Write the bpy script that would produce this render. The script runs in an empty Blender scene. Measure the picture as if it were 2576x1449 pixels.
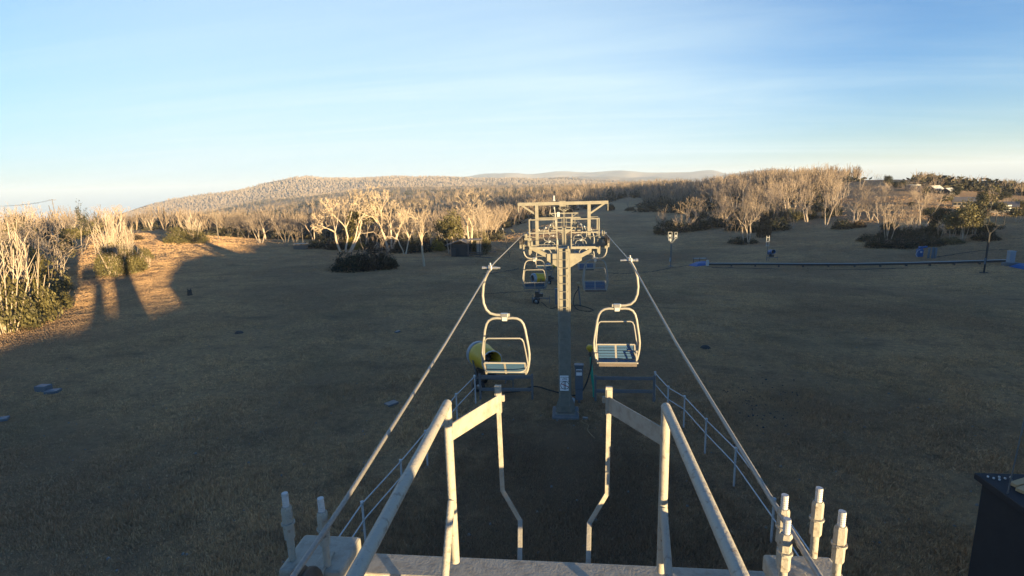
import bpy, bmesh, math, random
import numpy as np
from mathutils import Vector, Matrix, Quaternion
random.seed(7)
SUN_STRENGTH=5.0;SKY_STRENGTH=.115;EXPOSURE=2.05;HAZE=1.4e-4
VEIL_DIR=(-.3,.93,.14);VEIL_EDGE=.66;VEIL_CORE=.60;VEIL_COL=(1.6,2.05,2.2,1);SKY_TINT=(1.0,.96,.90,1)
import math
W0,H0,F0=2576.0,1449.0,1330.0
PSI,PIT,ROL=math.radians(6.05),math.radians(11.15),math.radians(1.6)
CAM=(0.1,0.0,10.1)
def _basis():
    f0=(-math.sin(PSI),math.cos(PSI),0.);r0=(math.cos(PSI),math.sin(PSI),0.)
    cp,sp,cr,sr=math.cos(PIT),math.sin(PIT),math.cos(ROL),math.sin(ROL)
    f=tuple(f0[i]*cp-(sp if i==2 else 0) for i in range(3))
    u=tuple(f0[i]*sp+(cp if i==2 else 0) for i in range(3))
    r=tuple(r0[i]*cr-u[i]*sr for i in range(3));u2=tuple(u[i]*cr+r0[i]*sr for i in range(3))
    return r,u2,f
RV,UV,FV=_basis()
def ray(px,py):
    a=(px-W0/2)/F0;b=-(py-H0/2)/F0
    d=[FV[i]+a*RV[i]+b*UV[i] for i in range(3)]
    n=math.sqrt(sum(c*c for c in d));return [c/n for c in d]
def at_y(px,py,Y):
    d=ray(px,py);t=Y/d[1];return tuple(CAM[i]+d[i]*t for i in range(3))
def at_r(px,py,R):
    d=ray(px,py);t=R/math.hypot(d[0],d[1]);return tuple(CAM[i]+d[i]*t for i in range(3))
def at_z(px,py,Z):
    d=ray(px,py);t=(Z-CAM[2])/d[2];return tuple(CAM[i]+d[i]*t for i in range(3))
def proj(p):
    v=[p[i]-CAM[i] for i in range(3)]
    z=sum(v[i]*FV[i] for i in range(3))
    return (W0/2+F0*sum(v[i]*RV[i] for i in range(3))/z,H0/2-F0*sum(v[i]*UV[i] for i in range(3))/z,z)
import numpy as np
# ---------------------------------------------------------------- terrain heights (polar table about the lift station)
RK=np.array([0,25,45,70,100,140,200,300,450,800,1500,3000,7000],float)
TK=np.array([-180,-120,-70,-50,-40,-30,-20,-10,0,10,20,30,40,60,120,180],float)
ZK=np.array([
 [0,0,0,0,1,2,4,6,6,0,-20,-60,-200],
 [0,0,0,0,0,0,0,-3,-8,-20,-60,-140,-300],
 [0,0,0,-.4,-.8,-1,-2,-6,-14,-30,-70,-150,-320],
 [0,0,0,-.4,-.8,-1,-2,-6,-14,-30,-70,-150,-320],
 [0,0,0,-.3,-.4,-.6,-2,-6,-14,-28,-55,-100,-220],
 [0,0,-.1,-.5,-1.1,-2.6,-6,-12,-16,-18,-18,-40,-160],
 [0,0,-.2,-.8,-2.0,-4.5,-9,-14,-14,-8,2,-10,-120],
 [0,0,-.3,-1.1,-2.4,-4.6,-8,-11,-10,-4,2,0,-120],
 [0,0,-.8,-3.0,-4.6,-5.4,-5.4,-4.0,-4,0,0,-10,-120],
 [0,0,-.9,-3.2,-4.8,-5.4,-5.0,-3.2,0,2,0,-20,-120],
 [0,0,-.9,-2.8,-4.4,-4.0,-.5,5,8,4,-10,-40,-120],
 [0,0,-.8,-2.6,-3.6,-2.2,1.6,6.5,5,-4,-30,-80,-160],
 [0,0,-.8,-2.6,-2.6,-1.2,0,0,-4,-16,-50,-100,-200],
 [0,0,-.3,-1,-1,0,0,-4,-10,-30,-60,-120,-300],
 [0,0,0,0,1,3,6,8,8,0,-20,-60,-200],
 [0,0,0,0,1,2,4,6,6,0,-20,-60,-200]],float)
def _cr(p0,p1,p2,p3,t):
    return .5*(2*p1+(p2-p0)*t+(2*p0-5*p1+4*p2-p3)*t*t+(3*p1-p0-3*p2+p3)*t**3)
def ground_z(x,y):
    x=np.asarray(x,float);y=np.asarray(y,float)
    th=np.degrees(np.arctan2(x,y));r=np.hypot(x,y)
    i=np.clip(np.searchsorted(TK,th,side='right')-1,0,len(TK)-2);t=(th-TK[i])/(TK[i+1]-TK[i]);t=t*t*(3-2*t)*.5+t*.5
    j=np.clip(np.searchsorted(RK,r,side='right')-1,0,len(RK)-2);s=np.clip((r-RK[j])/(RK[j+1]-RK[j]),0,1)
    def col(ii):
        n=len(RK)-1
        # finite difference (monotone-ish) hermite in r
        z0=ZK[ii,j];z1=ZK[ii,j+1];h=RK[j+1]-RK[j]
        jm=np.maximum(j-1,0);jp=np.minimum(j+2,n)
        d=(z1-z0)/h
        d0=np.where(j>0,(z0-ZK[ii,jm])/np.maximum(RK[j]-RK[jm],1),0);d1=np.where(j+2<=n,(ZK[ii,jp]-z1)/np.maximum(RK[jp]-RK[j+1],1),d)
        m0=np.where(d0*d>0,2*d0*d/(d0+d+1e-12*np.sign(d)),0);m1=np.where(d1*d>0,2*d1*d/(d1+d+1e-12*np.sign(d)),0)
        return z0*(2*s**3-3*s*s+1)+h*m0*(s**3-2*s*s+s)+z1*(-2*s**3+3*s*s)+h*m1*(s**3-s*s)
    return col(i)*(1-t)+col(i+1)*t
def on(px,py,dz=0.):
    d=ray(px,py);t=np.concatenate([np.linspace(3,200,3000),np.geomspace(200.1,7000,4000)])
    X=CAM[0]+d[0]*t;Y=CAM[1]+d[1]*t;Z=CAM[2]+d[2]*t
    k=np.argmax(Z<ground_z(X,Y)+dz)
    if k==0: k=len(t)-1
    return (float(X[k]),float(Y[k]),float(Z[k]))
# ---------------------------------------------------------------- camera, sky, sun, exposure
SC=bpy.context.scene;COL=SC.collection
cam=bpy.data.cameras.new('camera');cam_o=bpy.data.objects.new('camera',cam);COL.objects.link(cam_o)
cam.sensor_width=36;cam.lens=F0/W0*36;cam.clip_start=.05;cam.clip_end=40000
_m=Matrix(((RV[0],UV[0],-FV[0],CAM[0]),(RV[1],UV[1],-FV[1],CAM[1]),(RV[2],UV[2],-FV[2],CAM[2]),(0,0,0,1)))
cam_o.matrix_world=_m;SC.camera=cam_o
SUN_AZ=math.radians(-43.3);SUN_EL=math.radians(3.5)      # heading of the light across the ground, sun height
DX,DY=math.sin(SUN_AZ),math.cos(SUN_AZ);TS=math.tan(SUN_EL)
def su(s,u,z=0.): return Vector((s*DX+u*DY,s*DY-u*DX,z))  # s along the light, u across it
sun=bpy.data.lights.new('sun','SUN');sun.energy=SUN_STRENGTH;sun.angle=math.radians(.5);sun.color=(1,.73,.37)
sun_o=bpy.data.objects.new('sun',sun);COL.objects.link(sun_o)
sun_o.rotation_euler=Vector((DX*math.cos(SUN_EL),DY*math.cos(SUN_EL),-math.sin(SUN_EL))).to_track_quat('-Z','Y').to_euler()
world=bpy.data.worlds.new('World');SC.world=world;world.use_nodes=True
wn,wl=world.node_tree.nodes,world.node_tree.links
for n in list(wn): wn.remove(n)
wo=wn.new('ShaderNodeOutputWorld');bg=wn.new('ShaderNodeBackground');bg.inputs['Strength'].default_value=SKY_STRENGTH
sky=wn.new('ShaderNodeTexSky');sky.sky_type='NISHITA';sky.sun_disc=False;sky.sun_elevation=SUN_EL;sky.sun_rotation=math.atan2(-DX,-DY)
sky.altitude=1500;sky.air_density=1.0;sky.dust_density=.5;sky.ozone_density=4.5
# thin high cirrus veil: bands of ice cloud, brightest low down where the line of sight through it is longest
tc=wn.new('ShaderNodeTexCoord');sep=wn.new('ShaderNodeSeparateXYZ');wl.new(tc.outputs['Generated'],sep.inputs[0])
def wm(op,a,b=None,c=None,clamp=False):
    n=wn.new('ShaderNodeMath');n.operation=op;n.use_clamp=clamp
    for i,v in enumerate((a,b,c)):
        if v is None: continue
        if isinstance(v,(int,float)): n.inputs[i].default_value=v
        else: wl.new(v,n.inputs[i])
    return n.outputs[0]
den=wm('ADD',wm('MAXIMUM',sep.outputs['Z'],0.0),.09)
px_=wm('DIVIDE',sep.outputs['X'],den);py_=wm('DIVIDE',sep.outputs['Y'],den)
cmb=wn.new('ShaderNodeCombineXYZ');wl.new(px_,cmb.inputs[0]);wl.new(py_,cmb.inputs[1])
mp=wn.new('ShaderNodeMapping');mp.inputs['Rotation'].default_value=(0,0,math.radians(28));mp.inputs['Scale'].default_value=(.16,.75,1);wl.new(cmb.outputs[0],mp.inputs[0])
nz=wn.new('ShaderNodeTexNoise');nz.inputs['Scale'].default_value=1.3;nz.inputs['Detail'].default_value=9;nz.inputs['Roughness'].default_value=.62;nz.inputs['Distortion'].default_value=.5;wl.new(mp.outputs[0],nz.inputs['Vector'])
streak=wn.new('ShaderNodeMapRange');streak.interpolation_type='SMOOTHSTEP';streak.inputs[1].default_value=.38;streak.inputs[2].default_value=.8;wl.new(nz.outputs['Fac'],streak.inputs[0])
# the veil is thickest towards one part of the sky (over the valley) and thins out to both sides
vd=Vector(VEIL_DIR).normalized()
dot=wn.new('ShaderNodeVectorMath');dot.operation='DOT_PRODUCT';wl.new(tc.outputs['Generated'],dot.inputs[0]);dot.inputs[1].default_value=vd
core=wn.new('ShaderNodeMapRange');core.interpolation_type='SMOOTHSTEP';core.inputs[1].default_value=VEIL_EDGE;core.inputs[2].default_value=1.0;wl.new(dot.outputs['Value'],core.inputs[0])
low=wn.new('ShaderNodeMapRange');low.interpolation_type='SMOOTHSTEP';low.inputs[1].default_value=.42;low.inputs[2].default_value=-.02;wl.new(sep.outputs['Z'],low.inputs[0])
veil=wm('ADD',wm('MULTIPLY',core.outputs[0],VEIL_CORE),wm('MULTIPLY',streak.outputs[0],wm('ADD',wm('MULTIPLY',low.outputs[0],.22),.16)),clamp=True)
veil=wm('ADD',veil,wm('MULTIPLY',wm('POWER',low.outputs[0],3.0),.42),clamp=True)
mixw=wn.new('ShaderNodeMix');mixw.data_type='RGBA';wl.new(veil,mixw.inputs[0]);
br=wn.new('ShaderNodeMix');br.data_type='RGBA';br.blend_type='MULTIPLY';br.inputs[0].default_value=1;wl.new(sky.outputs[0],br.inputs[6]);br.inputs[7].default_value=SKY_TINT
wl.new(br.outputs[2],mixw.inputs[6]);mixw.inputs[7].default_value=VEIL_COL
wl.new(mixw.outputs[2],bg.inputs['Color']);wl.new(bg.outputs[0],wo.inputs['Surface'])
vs=SC.view_settings;vs.view_transform='Standard';vs.look='None';vs.gamma=1;vs.use_curve_mapping=False;vs.exposure=EXPOSURE
SC.render.engine='CYCLES';SC.cycles.max_bounces=6;SC.cycles.transparent_max_bounces=8;SC.cycles.volume_bounces=1;SC.cycles.use_denoising=True
# ---------------------------------------------------------------- materials
MATS={}
def mat(name,col,rough=.7,metal=0.,col2=None,scale=6.,amount=.5,bump=0.,bscale=None,spec=.3,island=0.,stretch=None,detail=6,shift=0.):
    m=bpy.data.materials.new(name);m.use_nodes=True;n,l=m.node_tree.nodes,m.node_tree.links
    b=n['Principled BSDF'];b.inputs['Roughness'].default_value=rough;b.inputs['Metallic'].default_value=metal
    b.inputs['Specular IOR Level'].default_value=spec;b.inputs['Base Color'].default_value=(*col,1)
    tc=n.new('ShaderNodeTexCoord');vec=tc.outputs['Object']
    if stretch:
        mp=n.new('ShaderNodeMapping');mp.inputs['Scale'].default_value=stretch;l.new(vec,mp.inputs[0]);vec=mp.outputs[0]
    out=None
    if col2 is not None:
        t=n.new('ShaderNodeTexNoise');t.inputs['Scale'].default_value=scale;t.inputs['Detail'].default_value=detail;t.inputs['Roughness'].default_value=.65;l.new(vec,t.inputs['Vector'])
        r=n.new('ShaderNodeMapRange');r.inputs[1].default_value=.5-.35*(1-amount)-.08+shift;r.inputs[2].default_value=.5+.35*(1-amount)+.08+shift;l.new(t.outputs['Fac'],r.inputs[0])
        mx=n.new('ShaderNodeMix');mx.data_type='RGBA';mx.inputs[6].default_value=(*col,1);mx.inputs[7].default_value=(*col2,1);l.new(r.outputs[0],mx.inputs[0]);out=mx.outputs[2]
    if island:
        g=n.new('ShaderNodeNewGeometry');hs=n.new('ShaderNodeHueSaturation')
        r=n.new('ShaderNodeMapRange');r.inputs[3].default_value=1-island;r.inputs[4].default_value=1+island;l.new(g.outputs['Random Per Island'],r.inputs[0]);l.new(r.outputs[0],hs.inputs['Value'])
        if out is None: hs.inputs['Color'].default_value=(*col,1)
        else: l.new(out,hs.inputs['Color'])
        out=hs.outputs['Color']
    if out is not None: l.new(out,b.inputs['Base Color'])
    if bump:
        t=n.new('ShaderNodeTexNoise');t.inputs['Scale'].default_value=bscale or scale*4;t.inputs['Detail'].default_value=4;l.new(vec,t.inputs['Vector'])
        bp=n.new('ShaderNodeBump');bp.inputs['Strength'].default_value=bump;bp.inputs['Distance'].default_value=.02;l.new(t.outputs['Fac'],bp.inputs['Height']);l.new(bp.outputs[0],b.inputs['Normal'])
    MATS[name]=m;return m
# ---------------------------------------------------------------- mesh builder
class MB:
    def __init__(s): s.v=[];s.f=[];s.sm=[]
    def add(s,v,f,smooth=False):
        o=len(s.v);s.v+= [tuple(p) for p in v];s.f+=[tuple(i+o for i in q) for q in f];s.sm+=[smooth]*len(f);return s
    def box(s,c,size,rot=None,bev=0.):
        x,y,z=[d/2 for d in size];c=Vector(c);R=rot if rot is not None else Matrix.Identity(3)
        b=min(bev,x*.9,y*.9,z*.9)
        if b<=0:
            v=[(a*x,e*y,g*z) for a in(-1,1) for e in(-1,1) for g in(-1,1)]
            f=[(0,1,3,2),(4,6,7,5),(0,4,5,1),(2,3,7,6),(0,2,6,4),(1,5,7,3)]
            return s.add([c+R@Vector(p) for p in v],f)
        bm=bmesh.new();bmesh.ops.create_cube(bm,size=1)
        for q in bm.verts: q.co=Vector((q.co.x*2*x,q.co.y*2*y,q.co.z*2*z))
        bmesh.ops.bevel(bm,geom=bm.edges[:],offset=b,segments=2,affect='EDGES',profile=.5)
        bm.verts.index_update();v=[c+R@q.co for q in bm.verts];f=[[w.index for w in q.verts] for q in bm.faces];bm.free()
        return s.add(v,f)
    def beam(s,p,q,w,h,up=(0,0,1),bev=0.):
        p,q=Vector(p),Vector(q);d=q-p;L=d.length;y=d.normalized();u=Vector(up)
        if abs(y.dot(u))>.98: u=Vector((0,1,0))
        x=y.cross(u).normalized();z=x.cross(y)
        return s.box((p+q)/2,(w,L,h),Matrix((x,y,z)).transposed(),bev)
    def tube(s,pts,r,n=8,cap=True,smooth=True):
        P=[Vector(p) for p in pts];k=len(P);r=r if hasattr(r,'__len__') else [r]*k
        T=[(P[min(i+1,k-1)]-P[max(i-1,0)]).normalized() for i in range(k)]
        a=T[0].orthogonal().normalized();rings=[];v=[]
        for i in range(k):
            if i: a=(T[i-1].rotation_difference(T[i])@a)
            a=(a-T[i]*a.dot(T[i])).normalized();b=T[i].cross(a)
            rings.append(len(v));v+=[P[i]+(a*math.cos(2*math.pi*j/n)+b*math.sin(2*math.pi*j/n))*r[i] for j in range(n)]
        f=[(rings[i]+j,rings[i]+(j+1)%n,rings[i+1]+(j+1)%n,rings[i+1]+j) for i in range(k-1) for j in range(n)]
        s.add(v,f,smooth)
        if cap: s.add(v[:n],[tuple(range(n))[::-1]]);s.add(v[-n:],[tuple(range(n))])
        return s
    def cyl(s,p,q,r,n=16,r2=None): return s.tube([p,q],[r,r if r2 is None else r2],n)
    def lathe(s,p,axis,prof,n=24,smooth=True):
        p=Vector(p);ax=Vector(axis).normalized();a=ax.orthogonal().normalized();b=ax.cross(a);v=[];k=len(prof)
        for h,r in prof: v+=[p+ax*h+(a*math.cos(2*math.pi*j/n)+b*math.sin(2*math.pi*j/n))*max(r,1e-4) for j in range(n)]
        return s.add(v,[(i*n+j,i*n+(j+1)%n,(i+1)*n+(j+1)%n,(i+1)*n+j) for i in range(k-1) for j in range(n)],smooth)
    def prism(s,poly,axis_o,ex,ey,ez,depth):
        o,ex,ey,ez=Vector(axis_o),Vector(ex),Vector(ey),Vector(ez);k=len(poly)
        v=[o+ex*a+ey*b-ez*depth/2 for a,b in poly]+[o+ex*a+ey*b+ez*depth/2 for a,b in poly]
        return s.add(v,[tuple(range(k))[::-1],tuple(range(k,2*k))]+[(i,(i+1)%k,(i+1)%k+k,i+k) for i in range(k)])
    def mesh(s,name,m,off=(0,0,0)):
        me=bpy.data.meshes.new(name);o=Vector(off)
        me.from_pydata([Vector(p)-o for p in s.v],[],s.f);me.materials.append(MATS[m] if isinstance(m,str) else m)
        me.polygons.foreach_set('use_smooth',s.sm);me.update()
        bm=bmesh.new();bm.from_mesh(me);bmesh.ops.recalc_face_normals(bm,faces=bm.faces);bm.to_mesh(me);bm.free()
        return me
    def build(s,name,m,parent=None,off=None):
        if off is None: off=parent_origin(parent) if parent else (0,0,0)
        o=bpy.data.objects.new(name,s.mesh(name,m,off));COL.objects.link(o);o.parent=parent;return o
def parent_origin(p):
    v=Vector((0,0,0))
    while p: v+=p.location;p=p.parent
    return v
def np_mesh(name,V,F,m,smooth=False):
    V=np.asarray(V,np.float32);F=np.asarray(F,np.int32);k=F.shape[1]
    me=bpy.data.meshes.new(name);me.vertices.add(len(V));me.vertices.foreach_set('co',V.ravel())
    me.loops.add(F.size);me.loops.foreach_set('vertex_index',F.ravel());me.polygons.add(len(F))
    me.polygons.foreach_set('loop_start',np.arange(0,F.size,k,dtype=np.int32))
    try: me.polygons.foreach_set('loop_total',np.full(len(F),k,np.int32))
    except Exception: pass
    me.polygons.foreach_set('use_smooth',np.full(len(F),smooth));me.update(calc_edges=True);me.validate()
    me.materials.append(MATS[m]);return me
def tag(o,label=None,cat=None,group=None,kind=None):
    if label: o['label']=label
    if cat: o['category']=cat
    if group: o['group']=group
    if kind: o['kind']=kind
    return o
def thing(name,label,cat,loc=(0,0,0),group=None,rotz=0.):
    o=bpy.data.objects.new(name,None);o.empty_display_size=.3;COL.objects.link(o);o.location=loc;o.rotation_euler=(0,0,rotz);return tag(o,label,cat,group)
def link(name,me,parent=None):
    o=bpy.data.objects.new(name,me);COL.objects.link(o);o.parent=parent;return o
def dup(root,loc,rotz=None,label=None,scale=None):
    r=root.copy();COL.objects.link(r);r.location=loc
    if rotz is not None: r.rotation_euler=(0,0,rotz)
    if scale: r.scale=(scale,)*3
    if label: r['label']=label
    for ch in list(root.children):
        c=ch.copy();COL.objects.link(c);c.parent=r
        for g in list(ch.children):
            d=g.copy();COL.objects.link(d);d.parent=c
    return r
def gz(x,y): return float(ground_z(x,y))
mat('steel_paint',(.36,.335,.28),.55,0,(.24,.21,.165),13,.8,.2,60,shift=.10)
mat('steel_worn',(.37,.345,.29),.5,0,(.13,.085,.055),22,.93,.25,60,shift=.15)
mat('tower_paint',(.26,.245,.20),.55,0,(.18,.165,.135),5,.7,.15,50,shift=.08)
mat('galvanised',(.55,.55,.54),.5,.15,(.42,.42,.42),20,.3,.1,80)
mat('galvanised_dull',(.19,.195,.20),.6,.2,(.13,.135,.14),14,.3,.1,60)
mat('chair_steel',(.33,.31,.27),.45,.1,(.26,.25,.22),16,.4,.08,80)
mat('seat_slat',(.035,.085,.16),.5,0,(.055,.11,.19),30,.3,.05,90)
mat('rubber',(.025,.025,.027),.8,0,(.05,.048,.045),25,.4)
mat('dark_metal',(.06,.06,.065),.55,.5,(.10,.085,.07),20,.4)
mat('bright_metal',(.50,.50,.50),.3,.7,(.35,.35,.35),30,.3)
mat('plate_white',(.50,.50,.48),.5,0,(.42,.42,.41),20,.3)
mat('sign_white',(.85,.85,.85),.45,0,(.78,.78,.78),14,.5)
mat('sign_black',(.02,.02,.022),.5);mat('sign_red',(.35,.02,.03),.5)
mat('gun_yellow',(.62,.41,.04),.42,0,(.52,.33,.03),8,.4)
mat('gun_white',(.30,.33,.36),.45,0,(.24,.26,.29),10,.4)
mat('gun_blue',(.045,.12,.27),.45,0,(.02,.08,.24),10,.4)
mat('mat_blue',(.02,.10,.29),.6,0,(.01,.06,.2),5,.4,.2,20)
mat('hydrant_green',(.06,.42,.28),.5,0,(.05,.34,.22),20,.3)
mat('cabinet_grey',(.13,.155,.18),.5,0,(.11,.13,.15),8,.4)
mat('concrete',(.22,.215,.21),.85,0,(.15,.145,.14),6,.4,.4,30)
mat('timber_grey',(.16,.13,.11),.85,0,(.09,.075,.065),5,.4,.4,20,stretch=(1,1,6))
mat('timber_pole',(.20,.17,.14),.85,0,(.13,.11,.09),6,.4,.3,30,stretch=(1,1,.2))
mat('timber_bright',(.50,.34,.18),.7,0,(.36,.23,.11),9,.4,stretch=(1,6,1))
mat('tin_roof',(.20,.19,.19),.5,.2,(.13,.12,.12),3,.4)
mat('tin_pale',(.62,.60,.52),.45,.1,(.52,.50,.44),3,.4)
mat('wall_cream',(.36,.31,.25),.8,0,(.28,.24,.20),2,.4)
mat('wall_dark',(.07,.065,.06),.8,0,(.045,.042,.04),2,.4)
mat('roof_black',(.018,.017,.019),.7,0,(.03,.028,.03),4,.4)
mat('tank_grey',(.10,.11,.12),.6,.1,(.07,.08,.085),2,.4)
mat('window_glass',(.03,.035,.04),.12,0,spec=.6)
mat('rock',(.30,.28,.25),.9,0,(.18,.17,.15),4,.4,.5,16)
mat('bark_pale',(.47,.385,.30),.8,0,(.30,.24,.18),.9,.45,.3,9,island=.22)
mat('bark_grey',(.30,.24,.185),.85,0,(.17,.135,.11),.9,.45,.3,9,island=.2)
mat('leaf_olive',(.125,.105,.038),.6,0,(.07,.066,.026),.5,.4,island=.45)
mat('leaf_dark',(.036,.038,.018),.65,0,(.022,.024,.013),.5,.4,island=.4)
mat('leaf_yellow',(.32,.25,.04),.6,0,(.20,.16,.03),.6,.4,island=.4)
mat('leaf_rust',(.075,.048,.026),.7,0,(.042,.034,.02),.6,.4,island=.45)
mat('wood_far',(.33,.25,.18),.9,0,(.13,.105,.08),.02,.35,island=.45)
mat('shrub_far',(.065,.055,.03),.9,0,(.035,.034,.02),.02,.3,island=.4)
# twisted steel rope
m=mat('rope_steel',(.34,.33,.31),.45,.5);n,l=m.node_tree.nodes,m.node_tree.links
mat('bark_twig',(.41,.325,.25),.85,0,(.28,.22,.165),.9,.45,0,island=.25)
mat('bark_tan',(.34,.265,.19),.85,0,(.21,.165,.12),.9,.45,.3,9,island=.25)
mat('twig_tan',(.32,.25,.18),.85,0,(.22,.17,.125),.9,.45,0,island=.25)
mat('wood_hill',(.25,.20,.165),.9,0,(.20,.165,.14),.02,.35,island=.18)
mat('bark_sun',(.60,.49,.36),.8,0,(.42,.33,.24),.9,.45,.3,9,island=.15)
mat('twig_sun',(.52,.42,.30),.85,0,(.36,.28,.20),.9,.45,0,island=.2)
# ---------------------------------------------------------------- ground
def ground_mat(nm,gain,bump=True):
    m=bpy.data.materials.new(nm);m.use_nodes=True;n,l=m.node_tree.nodes,m.node_tree.links;MATS[nm]=m
    b=n['Principled BSDF'];b.inputs['Roughness'].default_value=.95;b.inputs['Specular IOR Level'].default_value=.05
    g=n.new('ShaderNodeNewGeometry')
    def noise(sc,det,rough=.6,stretch=None,dist=0.):
        t=n.new('ShaderNodeTexNoise');t.inputs['Scale'].default_value=sc;t.inputs['Detail'].default_value=det;t.inputs['Roughness'].default_value=rough;t.inputs['Distortion'].default_value=dist
        if stretch:
            mp=n.new('ShaderNodeMapping');mp.inputs['Scale'].default_value=stretch;mp.inputs['Rotation'].default_value=(0,0,.2);l.new(g.outputs['Position'],mp.inputs[0]);l.new(mp.outputs[0],t.inputs['Vector'])
        else: l.new(g.outputs['Position'],t.inputs['Vector'])
        return t.outputs['Fac']
    def rng(x,a,c,smooth=True):
        r=n.new('ShaderNodeMapRange');r.interpolation_type='SMOOTHSTEP' if smooth else 'LINEAR';r.inputs[1].default_value=a;r.inputs[2].default_value=c;l.new(x,r.inputs[0]);return r.outputs[0]
    def mix(f,a,c):
        x=n.new('ShaderNodeMix');x.data_type='RGBA';l.new(f,x.inputs[0])
        for i,v in ((6,a),(7,c)):
            if isinstance(v,tuple): x.inputs[i].default_value=(*v,1)
            else: l.new(v,x.inputs[i])
        return x.outputs[2]
    straw,brown,dark,green=(.44,.285,.15),(.29,.187,.107),(.205,.142,.088),(.26,.185,.105)
    c=mix(rng(noise(.05,8,.65),.38,.62),straw,brown)
    c=mix(rng(noise(.09,8,.7),.50,.72),c,green)
    c=mix(rng(noise(.55,8,.7,(.6,1,1)),.48,.74),c,dark)
    c=mix(rng(noise(3.2,6,.75),.42,.75),c,dark)
    c=mix(rng(noise(9,3,.7),.60,.80),c,(.42,.33,.20))
    # bare reddish soil where skiers and machines have worn the ramp under the lift
    mp=n.new('ShaderNodeMapping');mp.inputs['Location'].default_value=(0,-1.3,0);mp.inputs['Scale'].default_value=(.16,.095,0);l.new(g.outputs['Position'],mp.inputs[0])
    ln=n.new('ShaderNodeVectorMath');ln.operation='LENGTH';l.new(mp.outputs[0],ln.inputs[0])
    md=n.new('ShaderNodeMath');md.operation='MULTIPLY_ADD';l.new(noise(.5,6,.7),md.inputs[0]);md.inputs[1].default_value=-1.6;l.new(ln.outputs['Value'],md.inputs[2])
    r=n.new('ShaderNodeMapRange');r.interpolation_type='SMOOTHSTEP';r.inputs[1].default_value=.45;r.inputs[2].default_value=-.35;l.new(md.outputs[0],r.inputs[0])
    sc=n.new('ShaderNodeMath');sc.operation='MULTIPLY';sc.inputs[1].default_value=.75;l.new(r.outputs[0],sc.inputs[0]);c=mix(sc.outputs[0],c,(.155,.098,.060))
    gi=n.new('ShaderNodeHueSaturation');gi.inputs['Value'].default_value=gain;l.new(c,gi.inputs['Color']);c=gi.outputs['Color']
    if not bump:
        hs=n.new('ShaderNodeHueSaturation');rr_=n.new('ShaderNodeMapRange');rr_.inputs[3].default_value=.8;rr_.inputs[4].default_value=1.2;l.new(g.outputs['Random Per Island'],rr_.inputs[0]);l.new(rr_.outputs[0],hs.inputs['Value']);l.new(c,hs.inputs['Color']);l.new(hs.outputs['Color'],b.inputs['Base Color']);return m
    l.new(c,b.inputs['Base Color'])
    bp=n.new('ShaderNodeBump');bp.inputs['Strength'].default_value=1.0;bp.inputs['Distance'].default_value=.5
    l.new(noise(1.6,6,.75),bp.inputs['Height'])
    bp2=n.new('ShaderNodeBump');bp2.inputs['Strength'].default_value=.8;bp2.inputs['Distance'].default_value=.25
    l.new(noise(7,4,.7),bp2.inputs['Height']);l.new(bp.outputs[0],bp2.inputs['Normal']);l.new(bp2.outputs[0],b.inputs['Normal'])
    return m
ground_mat('dry_pasture',1.3);ground_mat('grass_blade',1.6,False)
def vnoise(x,y,seed=0):
    def h(i,j):
        v=np.sin(i*127.1+j*311.7+seed*74.7)*43758.5453;return v-np.floor(v)
    i,j=np.floor(x),np.floor(y);f,g=x-i,y-j;f=f*f*(3-2*f);g=g*g*(3-2*g)
    return (h(i,j)*(1-f)+h(i+1,j)*f)*(1-g)+(h(i,j+1)*(1-f)+h(i+1,j+1)*f)*g-.5
def rough(x,y):
    r=np.hypot(x,y)
    return (vnoise(x/9,y/9,1)*.20+(vnoise(x/3.1,y/3.1,2)*.14+vnoise(x/1.1,y/1.1,3)*.07)*np.clip(1.3-r/45,.25,1))*np.clip((r-3)/10,0,1)+vnoise(x/60,y/60,4)*1.2*np.clip((r-60)/120,0,1)+vnoise(x/260,y/260,5)*16*np.clip((r-500)/1200,0,1)
_gz0=ground_z
def ground_z(x,y): return _gz0(x,y)+rough(np.asarray(x,float),np.asarray(y,float))
th=np.radians(np.concatenate([np.linspace(-180,-64,40)[:-1],np.linspace(-64,52,330),np.linspace(52,180,44)[1:]]))
rr=np.concatenate([np.linspace(0,8,6)[:-1],np.geomspace(8,7000,300)])
R_,T_=np.meshgrid(rr,th,indexing='ij');X_=R_*np.sin(T_);Y_=R_*np.cos(T_);Z_=ground_z(X_,Y_)
nt=len(th);ii,jj=np.meshgrid(np.arange(len(rr)-1),np.arange(nt-1),indexing='ij');a=ii*nt+jj
GF=np.stack([a,a+1,a+nt+1,a+nt],-1).reshape(-1,4)[:, ::-1]
go=link('ground',np_mesh('ground',np.stack([X_,Y_,Z_],-1).reshape(-1,3),GF,'dry_pasture',True));tag(go,'dry brown grass slope spreading below the chairlift',None,None,'structure')
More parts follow.
